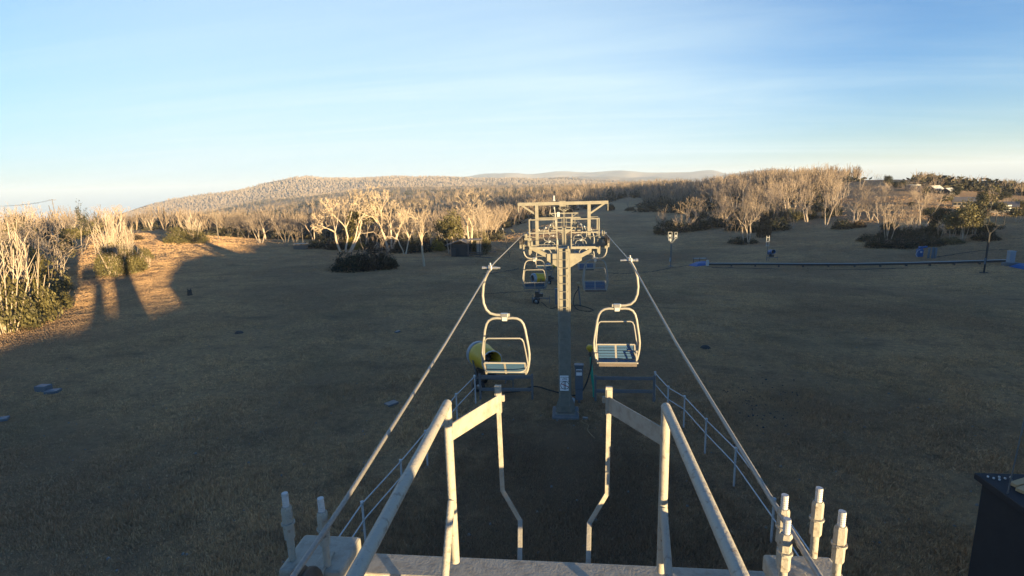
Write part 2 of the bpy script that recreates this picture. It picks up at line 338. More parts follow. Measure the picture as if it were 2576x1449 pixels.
# ---------------------------------------------------------------- distant hills (skylines read off the photo, each at its own distance)
def hill_mat(name,c1,c2,sc):
    m=mat(name,c1,.95,0,c2,sc,.45,1.0,sc*1.5,.05,detail=10,stretch=(1,1,2.2));
    for nd in m.node_tree.nodes:
        if nd.type=='BUMP': nd.inputs['Distance'].default_value=22
    return m
hill_mat('hill_wooded',(.30,.24,.19),(.20,.165,.135),.012)
hill_mat('hill_far',(.46,.37,.27),(.22,.19,.16),.0035)
def ridge(name,label,pts,R,D,base,m,seed):
    px=np.array([p[0] for p in pts],float);n_=160;xs=np.linspace(px[0],px[-1],n_)
    P=np.array([at_r(p[0],p[1],R) for p in pts]);az=np.arctan2(P[:,0],P[:,1]);azs=np.linspace(az[0],az[-1],n_)
    # smooth skyline
    top=np.interp(azs,az,P[:,2]);k=np.array([1,2,3,2,1.])/9;top=np.convolve(np.pad(top,2,'edge'),k,'valid')
    V=[];ts=np.concatenate([np.linspace(-1,0,26),np.linspace(0,1,8)[1:]])
    for t in ts:
        rad=R+D*t;x=rad*np.sin(azs);y=rad*np.cos(azs)
        f=1-np.abs(t)**1.25 if t<0 else 1-t**1.5
        w=np.clip(-t*4,0,1) if t<0 else 1.
        z=base+(top-base)*f+w*(vnoise(x/(D*.25),y/(D*.25),seed)*.30+vnoise(x/(D*.09),y/(D*.09),seed+3)*.13)*(top-base)*(f*.8+.2)
        V.append(np.stack([x,y,z],-1))
    V=np.array(V);nr=len(ts);i,j=np.meshgrid(np.arange(nr-1),np.arange(n_-1),indexing='ij');a=i*n_+j
    F=np.stack([a,a+1,a+n_+1,a+n_],-1).reshape(-1,4)[:, ::-1]
    o=link(name,np_mesh(name,V.reshape(-1,3),F,m,True));tag(o,label,None,None,'structure');return V
def canopy(V,n,hr,label,seed,front=26):
    r=np.random.RandomState(seed);nr,nc=front,V.shape[1];a=r.uniform(0,nr-1.001,n);b=r.uniform(0,nc-1.001,n);i,j=a.astype(int),b.astype(int);f,g=(a-i)[:,None],(b-j)[:,None]
    P=(V[i,j]*(1-f)+V[i+1,j]*f)*(1-g)+(V[i,j+1]*(1-f)+V[i+1,j+1]*f)*g
    ok=vnoise(P[:,0]/90,P[:,1]/90,seed)+.5*vnoise(P[:,0]/30,P[:,1]/30,seed+1)>-.5;P=P[ok];m_=len(P)
    h=r.uniform(*hr,m_);W=[]
    for k in range(3):
        t=r.uniform(0,3.14,m_)+k;w=h*r.uniform(.2,.45,m_);c,s=np.cos(t)*w,np.sin(t)*w
        W+=[np.stack([P[:,0]-c*.3,P[:,1]-s*.3,P[:,2]-1],-1),np.stack([P[:,0]+c*.3,P[:,1]+s*.3,P[:,2]-1],-1),np.stack([P[:,0]+c,P[:,1]+s,P[:,2]+h*.8],-1),np.stack([P[:,0]-c*.2,P[:,1]-s*.2,P[:,2]+h],-1)]
    Q=np.stack(W,1).reshape(-1,3);o=link('forest',np_mesh('forest',Q,np.arange(len(Q)).reshape(-1,4),'wood_hill'));tag(o,label,None,None,'stuff')
H1=ridge('hills','long wooded hill rising across the valley to a flat-topped knoll',
 [(300,545),(380,520),(440,505),(500,496),(570,486),(640,475),(690,465),(715,457),(750,448),(790,446),(812,451),(900,448),(960,445),(985,443),(1010,443),(1035,447),(1080,446),(1190,447),(1300,449),(1420,455),(1540,462),(1700,478),(1900,505)],2700,1500,-130,'hill_wooded',11)
ridge('mountains','far blue grassy mountains along the skyline behind the pylon',
 [(1000,470),(1120,452),(1190,446),(1225,441),(1250,437),(1290,436),(1330,438),(1400,432),(1460,434),(1510,431),(1560,427),(1590,429),(1625,433),(1700,432),(1760,430),(1800,430),(1840,437),(1875,428),(1900,425),(1925,428),(1950,425),(1965,428),(1990,441),(2060,446),(2150,452),(2300,470)],6200,2600,-200,'hill_far',23)
ridge('hills','brown bare hill ridge below the far blue mountains',
 [(1180,470),(1280,452),(1380,445),(1480,446),(1580,446),(1680,447),(1760,449),(1860,452),(1980,456),(2100,462),(2250,480)],4200,1300,-160,'hill_far',31)
ridge('hills','wooded shoulder falling away beyond the hilltop buildings',
 [(2280,500),(2380,466),(2420,460),(2470,467),(2520,480),(2576,496),(2640,515),(2760,540)],520,230,-30,'hill_wooded',41)
canopy(H1,42000,(5,9),'bare gum woods clothing the long hill across the valley',77)
# ---------------------------------------------------------------- the rise behind the camera whose evening shadow covers the slope
PROF=[(-160,.6),(-60,1.5),(-20,2.3),(-6.7,2.98),(-4.9,3.13),(-3.4,3.42),(-1.8,3.54),(2.6,3.3),(6,3.5),(14,4.0),(36,4.9),(46,5.6),(50,5.2),(54,4.6),(66,3.6),(81,2.6),(95,1.8),(103,1.5),(112,1.9),(140,1.5),(260,.8)]
def rise():
    us=np.linspace(-160,260,420);w=np.interp(us,[p[0] for p in PROF],[p[1] for p in PROF])
    w=np.convolve(np.pad(w,2,'edge'),np.ones(5)/5,'valid')
    V=[];ss=[0,4,8,11,16,30,60]
    for k,dd in enumerate(ss):
        s=-19-dd;crest=w+30*TS+vnoise(us/1.3,us*0,9)*.35
        f=[-.3,.4,.85,1,.9,.4,-.3][k]
        V.append(np.stack([s*DX+us*DY,s*DY-us*DX,crest*f],-1))
    V=np.array(V);n_=len(us);i,j=np.meshgrid(np.arange(len(ss)-1),np.arange(n_-1),indexing='ij');a=i*n_+j
    F=np.stack([a,a+1,a+n_+1,a+n_],-1).reshape(-1,4)
    o=link('hill',np_mesh('hill',V.reshape(-1,3),F,'dry_pasture',True));tag(o,'grassy rise behind the lift station casting the evening shade',None,None,'structure')
rise()
# ---------------------------------------------------------------- trees: skeleton generator
def skeleton(rng,H,stems,spread,levels,ratio=.62,kids=(2,3),up=.25,first=.36,jit=.22,r0=.02):
    seg=[]                                       # p0,p1,r0,r1,level
    term=[]
    def grow(p,d,L,r,lv):
        n=3 if lv<2 else 2
        for i in range(n):
            d=(d+Vector((rng.gauss(0,jit),rng.gauss(0,jit),rng.gauss(0,jit)))*.55+Vector((0,0,up))*.25).normalized()
            q=p+d*(L/n);r1=r*(.86 if lv<levels else .7)
            seg.append((p,q,r,r1,lv));p=q;r=r1
            if lv>0 and lv<levels and i<n-1 and rng.random()<.55: branch(p,d,L*ratio*.8,r*.55,lv+1,1)
        if lv<levels: branch(p,d,L*ratio,r*.72,lv+1,rng.randint(*kids))
        else: term.append((p,d))
    def branch(p,d,L,r,lv,k):
        a=d.orthogonal().normalized();ph=rng.random()*6.28
        for j in range(k):
            ang=math.radians(rng.uniform(18,46));v=Quaternion(d,ph+j*6.28/k+rng.uniform(-.5,.5))@a
            grow(p,(d*math.cos(ang)+v*math.sin(ang)).normalized(),L*rng.uniform(.7,1.15),r,lv)
    for s in range(stems):
        az=s*6.28/stems+rng.uniform(-.6,.6);ti=spread*(rng.uniform(.25,1) if stems>1 else .15)
        d=Vector((math.cos(az)*math.sin(ti),math.sin(az)*math.sin(ti),math.cos(ti)))
        grow(Vector((math.cos(az)*.02*H,math.sin(az)*.02*H,-.03*H)),d,H*first*rng.uniform(.8,1.1),H*r0*rng.uniform(.75,1.1)/math.sqrt(stems)*1.3,0)
    return seg,term
def seg_mesh(segs,n=4,rmin=0.,cols=None):
    V=[];F=[]
    for p,q,a,b,lv in segs:
        t=(q-p).normalized();e=t.orthogonal().normalized();f=t.cross(e);o=len(V);a=max(a,rmin);b=max(b,rmin*.8)
        for c,r in((p,a),(q,b)):
            for j in range(n): V.append(c+(e*math.cos(6.283*j/n)+f*math.sin(6.283*j/n))*r)
        for j in range(n): F.append((o+j,o+(j+1)%n,o+n+(j+1)%n,o+n+j))
    return V,F
def leaf_mesh(rng,spots,per,rad,size,flat=1.):
    V=[];F=[]
    for p,_ in spots:
        k=int(per*rng.uniform(.5,1.4))
        for _i in range(k):
            c=p+Vector((rng.gauss(0,rad),rng.gauss(0,rad),rng.gauss(0,rad*flat)))
            a=Vector((rng.gauss(0,1),rng.gauss(0,1),rng.gauss(-.4,1))).normalized();b=a.orthogonal().normalized();b=(Quaternion(a,rng.random()*6.28)@b)*.55
            s=size*rng.uniform(.6,1.4);o=len(V);V+=[c-b*s*.5,c+a*s*.5+b*s*.1,c+b*s*.5,c-a*s*.6];F.append((o,o+1,o+2,o+3))
    return V,F
PROTO={}
def normalise(parts):                            # scale so that the plant is 1 m tall
    top=max(p[2] for V,F in parts for p in V);return [([Vector(p)/top for p in V],F) for V,F in parts]
def bare(key,seed,stems,spread,levels=4,bark='bark_pale',up=.25,first=.34,ratio=.64,r0=.02,kids=(2,3),jit=.22,twig='bark_twig',tw=.012):
    rng=random.Random(seed);seg,term=skeleton(rng,10,stems,spread,levels,up=up,first=first,ratio=ratio,r0=r0,kids=kids,jit=jit)
    A=seg_mesh([s for s in seg if s[4]<=1],6,.03);B=seg_mesh([s for s in seg if s[4]>1],3,tw)
    A,B=normalise([A,B]) if max(p[2] for p in A[0])<=max(p[2] for p in B[0]) else normalise([A,B])
    PROTO[key]=[('trunk',np_mesh('trunk',A[0],A[1],bark)),('crown',np_mesh('crown',B[0],B[1],twig))]
def leafy(key,seed,stems,spread,leaf,levels=3,per=16,rad=.55,size=.42,bark='bark_pale',first=.36,up=.3,flat=.8,ratio=.62):
    rng=random.Random(seed);seg,term=skeleton(rng,10,stems,spread,levels,up=up,first=first,ratio=ratio,r0=.018)
    A=seg_mesh(seg,4,.03);sp=term+[(s[1],None) for s in seg if s[4]>=levels-1 and rng.random()<.5];B=leaf_mesh(rng,sp,per,rad,size,flat)
    A,B=normalise([A,B]);PROTO[key]=[('trunk',np_mesh('trunk',A[0],A[1],bark)),('crown',np_mesh('crown',B[0],B[1],leaf))]
def shrub(key,seed,leaf,n=150,per=16,size=.085,stems=9,bark='bark_grey',bare_tops=0):
    rng=random.Random(seed);sp=[];seg=[]
    for _ in range(n):
        a=rng.random()*6.28;r=math.sqrt(rng.random())*.62;z=rng.random()**.8*(1-.75*(r/.62)**2.2)
        sp.append((Vector((math.cos(a)*r,math.sin(a)*r,.05+z*.86*rng.uniform(.75,1.1))),None))
    for _ in range(stems):
        a=rng.random()*6.28;r=rng.random()*.3;q=Vector((math.cos(a)*r*2,math.sin(a)*r*2,rng.uniform(.5,.8)));seg.append((Vector((math.cos(a)*r*.6,math.sin(a)*r*.6,-.05)),q,.014,.008,0))
    for _ in range(bare_tops):
        a=rng.random()*6.28;r=rng.random()*.4;p=Vector((math.cos(a)*r*.5,math.sin(a)*r*.5,0));d=Vector((math.cos(a)*r,math.sin(a)*r,1)).normalized();q=p+d*rng.uniform(.9,1.45)
        seg.append((p,q,.015,.007,0))
        for _k in range(7):
            t=rng.uniform(.45,1);b=p.lerp(q,t);v=(d+Vector((rng.gauss(0,.6),rng.gauss(0,.6),.3))).normalized();seg.append((b,b+v*rng.uniform(.15,.4),.008,.003,1))
    A=seg_mesh(seg,4);B=leaf_mesh(rng,sp,per,.055,size)
    PROTO[key]=[('stem',np_mesh('stem',A[0],A[1],bark)),('foliage',np_mesh('foliage',B[0],B[1],leaf))]
bare('vase_a',1,4,.6,5,first=.30);bare('vase_b',2,5,.5,5,twig='twig_tan',up=.35,first=.31,kids=(2,2));bare('vase_c',3,3,.65,5,'bark_grey',first=.30)
bare('broad_a',4,2,.8,5,first=.27,up=.12);bare('broad_b',5,4,.95,5,first=.27,up=.12)
bare('single_a',6,1,.2,5,kids=(2,2),first=.36,ratio=.66,jit=.3);bare('single_b',7,1,.3,5,'bark_grey',kids=(2,2),first=.30,ratio=.68,jit=.3)
bare('upright_a',8,8,.5,4,'bark_tan',twig='twig_tan',first=.36,up=.3,kids=(2,3),r0=.014,jit=.3);bare('upright_b',9,7,.55,4,'bark_grey',first=.36,up=.3,kids=(2,3),r0=.014,jit=.3)
bare('lean',10,3,.75,4,'bark_tan',twig='twig_tan',first=.36,up=.15,r0=.014,jit=.3)
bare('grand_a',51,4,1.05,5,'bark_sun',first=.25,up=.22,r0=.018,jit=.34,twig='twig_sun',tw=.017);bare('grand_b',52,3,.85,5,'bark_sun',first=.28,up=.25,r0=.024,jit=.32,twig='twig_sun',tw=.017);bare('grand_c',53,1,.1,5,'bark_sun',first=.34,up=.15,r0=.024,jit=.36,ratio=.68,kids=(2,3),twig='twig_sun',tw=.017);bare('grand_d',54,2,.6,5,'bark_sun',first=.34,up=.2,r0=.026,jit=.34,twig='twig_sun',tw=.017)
leafy('gum_a',21,4,.4,'leaf_olive');leafy('gum_b',22,3,.55,'leaf_olive',per=11);leafy('gum_dark',23,3,.4,'leaf_dark',per=18)
leafy('gum_yellow',24,4,.5,'leaf_yellow',per=15);leafy('gum_tall',25,1,.2,'leaf_dark',levels=3,per=16,rad=.5,first=.5,up=.4)
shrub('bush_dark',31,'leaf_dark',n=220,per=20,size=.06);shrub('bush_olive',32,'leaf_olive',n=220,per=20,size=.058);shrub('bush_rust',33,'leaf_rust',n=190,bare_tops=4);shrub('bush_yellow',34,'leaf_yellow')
shrub('bush_stems',35,'leaf_olive',n=210,per=20,size=.055,bare_tops=24,stems=16,bark='bark_pale');shrub('bush_dark_stems',36,'leaf_dark',n=120,bare_tops=12,bark='bark_grey')
KINDNAME={'grand':'bare_tree','bush':'shrub','vase':'bare_tree','broad':'bare_tree','single':'bare_tree','upright':'bare_tree','lean':'bare_tree','gum':'leafy_tree'}
CAT={'shrub':'shrub','bare_tree':'tree','leafy_tree':'tree'}
NPLANT=[0]
def plant(key,loc,h,w,label,group=None,rot=None):
    nm=KINDNAME[key.split('_')[0]];x,y=loc[0],loc[1]
    t=thing(nm,label,CAT[nm],(x,y,gz(x,y)-.05),group,random.random()*6.28 if rot is None else rot);t.scale=(w,w,h)
    for pn,me in PROTO[key]:
        o=bpy.data.objects.new(pn,me);COL.objects.link(o);o.parent=t
    NPLANT[0]+=1;return t
EXT={}
for k,v in PROTO.items():
    P=np.concatenate([np.array([c.co[:] for c in me.vertices]) for _,me in v]);EXT[k]=float(np.percentile(np.hypot(P[:,0],P[:,1]),97))
def plant_px(key,bx,by,ty,wpx,label,group=None,rot=None,dr=0.):
    q=on(bx,by);R=math.hypot(q[0]-CAM[0],q[1]-CAM[1])+dr
    p=at_r(bx,by,R);x,y=p[0],p[1];top=at_r(bx,ty,R)[2];h=max(top-gz(x,y),.3)
    dep=proj((x,y,gz(x,y)))[2];w=wpx/2*dep/F0/EXT[key]
    return plant(key,(x,y),h,w,label,group,rot)
# ---------------------------------------------------------------- plants placed where they stand (pixel of the foot -> point on the ground)
rnd=random.Random(99)
# near wood along the edge of the sunlit meadow
for key,bx,by,ty,w,lab in [
 ('bush_stems',10,838,640,150,'olive shrub full of bare stems, nearest to the lift station in the meadow-edge wood'),
 ('upright_a',-12,800,545,150,'tall bare gum with pale upright stems behind the nearest meadow-edge shrub'),
 ('bush_stems',75,812,650,130,'olive shrub with pale stems at the meadow corner, second from the lift station'),
 ('lean',110,775,600,170,'bare gum leaning out of the meadow-edge wood over the grass'),
 ('gum_a',62,780,590,150,'olive leafy gum standing among bare stems at the meadow corner'),
 ('upright_b',40,770,560,150,'grey bare gum of many stems between leafy gums at the meadow corner'),
 ('bush_olive',135,780,700,90,'low olive shrub below the leaning bare gum'),
 ('gum_b',10,730,560,150,'thin leafy gum deep in the meadow-edge wood'),
 ('vase_a',105,730,540,190,'wide bare gum with cream limbs behind the leaning gum'),
 ('bush_stems',138,738,650,80,'olive shrub with pale stems at the meadow bend'),
 ('vase_b',135,705,555,140,'bare gum fanning up at the meadow bend'),
 ('gum_a',118,700,600,100,'olive gum beside the fanning bare gum at the meadow bend'),
 ('gum_b',208,628,556,90,'thin leafy gum behind the stem island'),
 ('gum_tall',207,640,498,60,'dark narrow gum rising above the wood beyond the meadow'),
 ('gum_tall',240,640,516,44,'second dark narrow gum, shorter, just past the first one'),
 ('gum_tall',28,650,500,70,'dark tall gum on the skyline at the edge of the wood'),
 ('gum_dark',75,640,530,90,'dark rounded gum in the wood under the skyline'),
 ('bush_stems',292,692,590,88,'olive shrub island with pale stems in the sunlit meadow'),
 ('bush_stems',328,686,600,76,'olive shrub on the far side of the meadow island'),
 ('lean',285,680,570,80,'bare gum leaning out of the shrub island in the meadow'),
 ('bush_olive',348,680,640,50,'small olive shrub at the tip of the meadow island'),
 ('gum_b',375,672,615,34,'lone small leafy sapling beside the meadow island'),
 ('broad_a',297,612,515,140,'wide bare gum with curved cream limbs beyond the meadow island'),
 ('bush_rust',318,606,580,70,'low rusty shrub at the foot of the wide bare gum'),
 ('bush_olive',447,612,566,62,'olive shrub clump alone on the meadow, near half'),
 ('bush_stems',488,611,564,72,'olive shrub clump alone on the meadow, with short pale trunks'),
 ('gum_b',466,606,560,60,'leafy gum rising from the lone clump on the meadow')]:
    plant_px(key,bx,by,ty,w,lab)
# big trees along the far side of the slope, round the dark bush and the shed
for key,bx,by,ty,w,lab in [
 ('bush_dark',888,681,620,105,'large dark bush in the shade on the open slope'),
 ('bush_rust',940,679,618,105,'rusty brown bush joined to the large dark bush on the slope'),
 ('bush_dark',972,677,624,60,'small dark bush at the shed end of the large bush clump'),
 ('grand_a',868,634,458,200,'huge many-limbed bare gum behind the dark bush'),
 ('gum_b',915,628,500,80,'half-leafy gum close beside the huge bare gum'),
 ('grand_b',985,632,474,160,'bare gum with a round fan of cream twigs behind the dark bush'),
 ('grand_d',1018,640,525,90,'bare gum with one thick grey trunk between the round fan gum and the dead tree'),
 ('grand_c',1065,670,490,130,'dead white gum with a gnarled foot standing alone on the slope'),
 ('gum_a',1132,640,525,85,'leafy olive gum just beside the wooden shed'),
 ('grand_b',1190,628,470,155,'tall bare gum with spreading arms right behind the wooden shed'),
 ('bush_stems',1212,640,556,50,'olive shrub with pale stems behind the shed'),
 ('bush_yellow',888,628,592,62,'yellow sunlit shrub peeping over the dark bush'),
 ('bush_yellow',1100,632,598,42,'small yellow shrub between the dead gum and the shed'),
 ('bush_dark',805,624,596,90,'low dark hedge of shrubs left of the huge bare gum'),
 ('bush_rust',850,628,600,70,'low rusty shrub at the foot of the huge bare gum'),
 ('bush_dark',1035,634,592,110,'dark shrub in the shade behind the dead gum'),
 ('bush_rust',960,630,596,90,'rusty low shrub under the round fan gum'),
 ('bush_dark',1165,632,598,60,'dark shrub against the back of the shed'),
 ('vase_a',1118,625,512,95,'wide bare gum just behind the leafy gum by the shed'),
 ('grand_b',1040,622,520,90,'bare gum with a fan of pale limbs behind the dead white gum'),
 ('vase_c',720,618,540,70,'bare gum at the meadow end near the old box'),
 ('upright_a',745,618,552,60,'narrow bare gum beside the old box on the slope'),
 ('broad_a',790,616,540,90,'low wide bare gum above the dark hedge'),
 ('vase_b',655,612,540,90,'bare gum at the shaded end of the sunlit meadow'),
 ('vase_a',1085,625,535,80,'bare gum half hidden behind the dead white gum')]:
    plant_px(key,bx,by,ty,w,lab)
# the opposite hill
for key,bx,by,ty,w,lab in [
 ('bush_dark_stems',1672,590,545,60,'dark shrub with bare twigs at the near tip of the hillside thicket'),
 ('bush_dark_stems',1715,583,552,72,'dark shrub in the middle of the near thicket'),
 ('bush_dark',1755,578,546,62,'dark shrub at the uphill end of the near thicket'),
 ('vase_b',1742,575,488,90,'shaded bare gum rising from the near thicket'),
 ('bush_dark_stems',1800,572,540,70,'dark shrub beyond the near thicket'),
 ('vase_b',1880,614,487,110,'large bare gum fanning up from the foot of the hill, top in sun'),
 ('lean',1850,612,540,60,'slim bare gum leaning beside the large fan gum'),
 ('bush_rust',1921,597,520,34,'narrow brown shrub-like gum beside the large fan gum'),
 ('upright_a',1915,592,500,60,'upright bare gum behind the large fan gum'),
 ('bush_dark',1868,612,590,70,'low dark shrub at the foot of the large fan gum'),
 ('bush_dark',1940,578,545,90,'dark shrub thicket uphill of the large fan gum'),
 ('gum_b',1995,575,520,36,'small half-leafy gum standing clear on the hillside'),
 ('broad_a',2078,570,480,70,'bare gum with a clean trunk standing clear on the hillside'),
 ('vase_a',2030,560,470,80,'tall bare gum behind the small half-leafy one'),
 ('vase_b',1985,545,455,100,'tall dense bare gum on the hillside'),
 ('upright_b',1930,550,470,80,'grey bare gum in the hillside wood'),
 ('vase_c',2105,545,440,70,'grey bare gum just below the hilltop'),
 ('vase_a',2118,500,418,50,'cream bare gum standing highest on the hilltop skyline'),
 ('gum_tall',2134,492,424,18,'thin dark gum on the hilltop skyline'),
 ('broad_a',2146,572,500,62,'pale bare gum on the grassy side of the hill'),
 ('bush_dark',2120,575,545,50,'dark shrub beside the pale bare gum on the grassy side'),
 ('bush_rust',2160,572,552,34,'rusty shrub at the foot of the pale bare gum'),
 ('vase_b',2232,614,505,80,'bare gum with a dark grey fan in front of the shrub bank'),
 ('bush_dark',2210,622,590,60,'dark shrub bank, end nearest the pylon'),
 ('bush_dark',2265,622,592,80,'dark shrub bank, middle part'),
 ('bush_dark',2330,616,588,80,'dark shrub bank, end below the leafy gums'),
 ('vase_a',2283,578,508,50,'cream bare gum on the mown terrace'),
 ('broad_b',2300,590,545,50,'small bare gum below the mown terrace'),
 ('gum_dark',2362,600,516,60,'dark leafy gum above the shrub bank'),
 ('gum_a',2420,606,498,80,'biggest leafy gum at the foot of the building hill'),
 ('gum_a',2392,606,520,60,'leafy gum half merged with the biggest leafy gum'),
 ('gum_dark',2448,600,505,52,'dark leafy gum on the far side of the biggest leafy gum'),
 ('gum_b',2476,560,460,44,'slim leafy gum rising to the skyline near the long building'),
 ('gum_a',2505,545,500,50,'round leafy gum in front of the long building'),
 ('gum_a',2560,560,515,60,'leafy gum at the end of the long building'),
 ('gum_dark',2320,520,462,26,'dark slim gum beside the water tank'),
 ('gum_dark',2290,530,505,24,'small dark gum below the water tank'),
 ('vase_b',2190,555,500,60,'bare gum on the hill terraces'),
 ('broad_a',2165,478,424,40,'bare gum on the bright hilltop lawn'),
 ('vase_b',2207,478,434,34,'bare gum at the back of the bright hilltop lawn'),
 ('gum_dark',2228,478,438,28,'dark gum at the back of the bright hilltop lawn'),
 ('gum_dark',2246,480,454,26,'short dark gum near the water tank'),
 ('gum_dark',2272,480,452,26,'rounded dark gum touching the water tank'),
 ('gum_dark',2410,500,466,34,'dark gum between the second shed and the long building'),
 ('gum_b',2378,520,486,36,'thin leafy gum below the pale-roofed sheds'),
 ('gum_a',2338,556,515,44,'olive gum on the lowest terrace below the tank'),
 ('gum_dark',2452,545,500,40,'dark gum against the front of the long building'),
 ('vase_b',2262,545,500,50,'bare gum in the middle of the terraces'),
 ('vase_a',2368,572,528,50,'bare gum just above the dark leafy gum on the hill'),
 ('gum_dark',2530,512,478,40,'dark gum on the falling skyline beyond the buildings'),
 ('gum_a',2562,535,497,44,'olive gum on the falling skyline, last in view'),
 ('vase_c',2500,500,468,40,'grey bare gum on the falling skyline beyond the buildings'),
 ('bush_dark',2190,606,584,60,'dark shrub at the pylon end of the terraces'),
 ('bush_olive',2390,612,592,60,'olive shrub below the biggest leafy gums'),
 ('bush_dark',2480,604,578,60,'dark shrub under the leafy gums by the dark lamp mast'),
 ('vase_c',2345,490,448,40,'grey bare gum between the tank and the sheds')]:
    plant_px(key,bx,by,ty,w,lab)
# small trees in the grassy valley behind the pylon
for key,bx,by,ty,w,lab in [
 ('bush_rust',1536,530,510,22,'small shrub in the valley grass next to the pylon arm'),
 ('vase_c',1582,528,488,34,'bare gum standing in the valley grass'),
 ('bush_dark',1585,530,518,26,'dark shrub under the bare gum in the valley grass'),
 ('lean',1574,568,542,16,'tiny dead sapling in the valley grass')]:
    plant_px(key,bx,by,ty,w,lab)
# wood edges: bare gums and undergrowth, many alike
TREELINE=np.array([(-100,560),(0,600),(120,610),(180,600),(240,590),(340,583),(420,583),(545,598),(700,606),(780,604),(850,618),(1130,632),(1225,620),(1262,585),(1330,555),(1500,522),(1560,503),(1650,500),(1720,512)],float)
def scatter(n,poly,kinds,lab,grp,hr,seed,wr=(.8,1.2),skip=0):
    r=random.Random(seed);poly=np.array(poly,float);k=0;x0,y0=poly.min(0);x1,y1=poly.max(0)
    def inside(x,y):
        c=False;m_=len(poly)
        for i in range(m_):
            a,b=poly[i],poly[(i+1)%m_]
            if (a[1]>y)!=(b[1]>y) and x<(b[0]-a[0])*(y-a[1])/(b[1]-a[1])+a[0]: c=not c
        return c
    while k<n:
        x,y=r.uniform(x0,x1),r.uniform(y0,y1)
        if not inside(x,y): continue
        q=on(x,y);h=r.uniform(*hr);key=r.choice(kinds)
        plant(key,(q[0],q[1]),h,h*r.uniform(*wr)*.42/EXT[key],lab,grp);k+=1
B=['vase_a','vase_b','vase_c','broad_a','upright_a','upright_b','single_a','broad_b']
L1,G1='bare pale gum crowded in the wood around the sunlit meadow','bare gums around the sunlit meadow'
scatter(26,[(-40,640),(-40,560),(200,565),(225,590),(170,640),(110,720),(0,760)],B,L1,G1,(7,10.5),1)
scatter(58,[(240,590),(340,580),(430,580),(545,596),(700,606),(780,600),(780,585),(560,575),(400,560),(250,562)],B,'bare gum in the crowded row at the far side of the meadow','bare gums beyond the meadow',(7,11),2,(1.0,1.6))
scatter(42,[(780,604),(850,616),(1130,630),(1225,620),(1225,585),(1000,590),(780,580)],B,'bare gum in the dense wood behind the dark bush and shed','bare gums behind the shed',(6,10),3,(1.1,1.7))
scatter(22,[(1235,615),(1262,583),(1330,553),(1480,524),(1480,515),(1330,535),(1240,570)],B,'shaded bare gum in the valley wood behind the pylon','bare gums behind the pylon',(7,11),4)
scatter(46,[(1690,545),(1780,565),(1880,580),(1980,560),(2090,548),(2120,505),(2080,480),(1960,470),(1850,480),(1720,505),(1660,520)],B[:6],'bare gum in the crowded wood on the opposite hillside','bare gums on the opposite hillside',(8,12),5)
scatter(14,[(2130,560),(2200,590),(2340,585),(2330,520),(2200,500),(2130,520)],B[:6],'bare gum on the terraces below the water tank','bare gums below the water tank',(6,8.5),6)
S=['bush_dark','bush_olive','bush_rust','bush_dark_stems','bush_stems']
scatter(22,[(-40,700),(-40,590),(200,590),(190,625),(130,700),(50,770)],['bush_olive','bush_stems','gum_a'],'olive shrub under the bare gums around the meadow','olive shrubs around the meadow',(2.5,4.5),7,(1.2,1.8))
scatter(34,[(240,586),(340,578),(430,580),(545,596),(700,604),(785,600),(785,592),(560,582),(400,568),(250,572)],['bush_olive','bush_rust','bush_dark'],'low shrub under the bare gums at the far side of the meadow','low shrubs beyond the meadow',(2,3.6),8,(1.3,2.2))
scatter(26,[(780,606),(850,618),(1130,632),(1225,622),(1225,605),(1000,608),(780,596)],['bush_dark','bush_rust'],'dark shrub in the shade at the foot of the wood by the shed','dark shrubs by the shed',(2,3.2),9,(1.3,2.4))
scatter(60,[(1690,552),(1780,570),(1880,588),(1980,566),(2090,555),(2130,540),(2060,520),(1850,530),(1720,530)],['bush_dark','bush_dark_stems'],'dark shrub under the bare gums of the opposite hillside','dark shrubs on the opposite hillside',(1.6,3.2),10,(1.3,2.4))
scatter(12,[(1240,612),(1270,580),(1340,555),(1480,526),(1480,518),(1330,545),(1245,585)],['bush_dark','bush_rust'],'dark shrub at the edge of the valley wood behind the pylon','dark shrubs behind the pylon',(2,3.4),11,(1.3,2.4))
scatter(16,[(2110,572),(2170,600),(2340,612),(2480,600),(2480,585),(2340,590),(2190,580)],['bush_dark','gum_dark'],'dark shrub along the foot of the building hill','dark shrubs under the building hill',(1.8,3.2),12,(1.3,2.2))
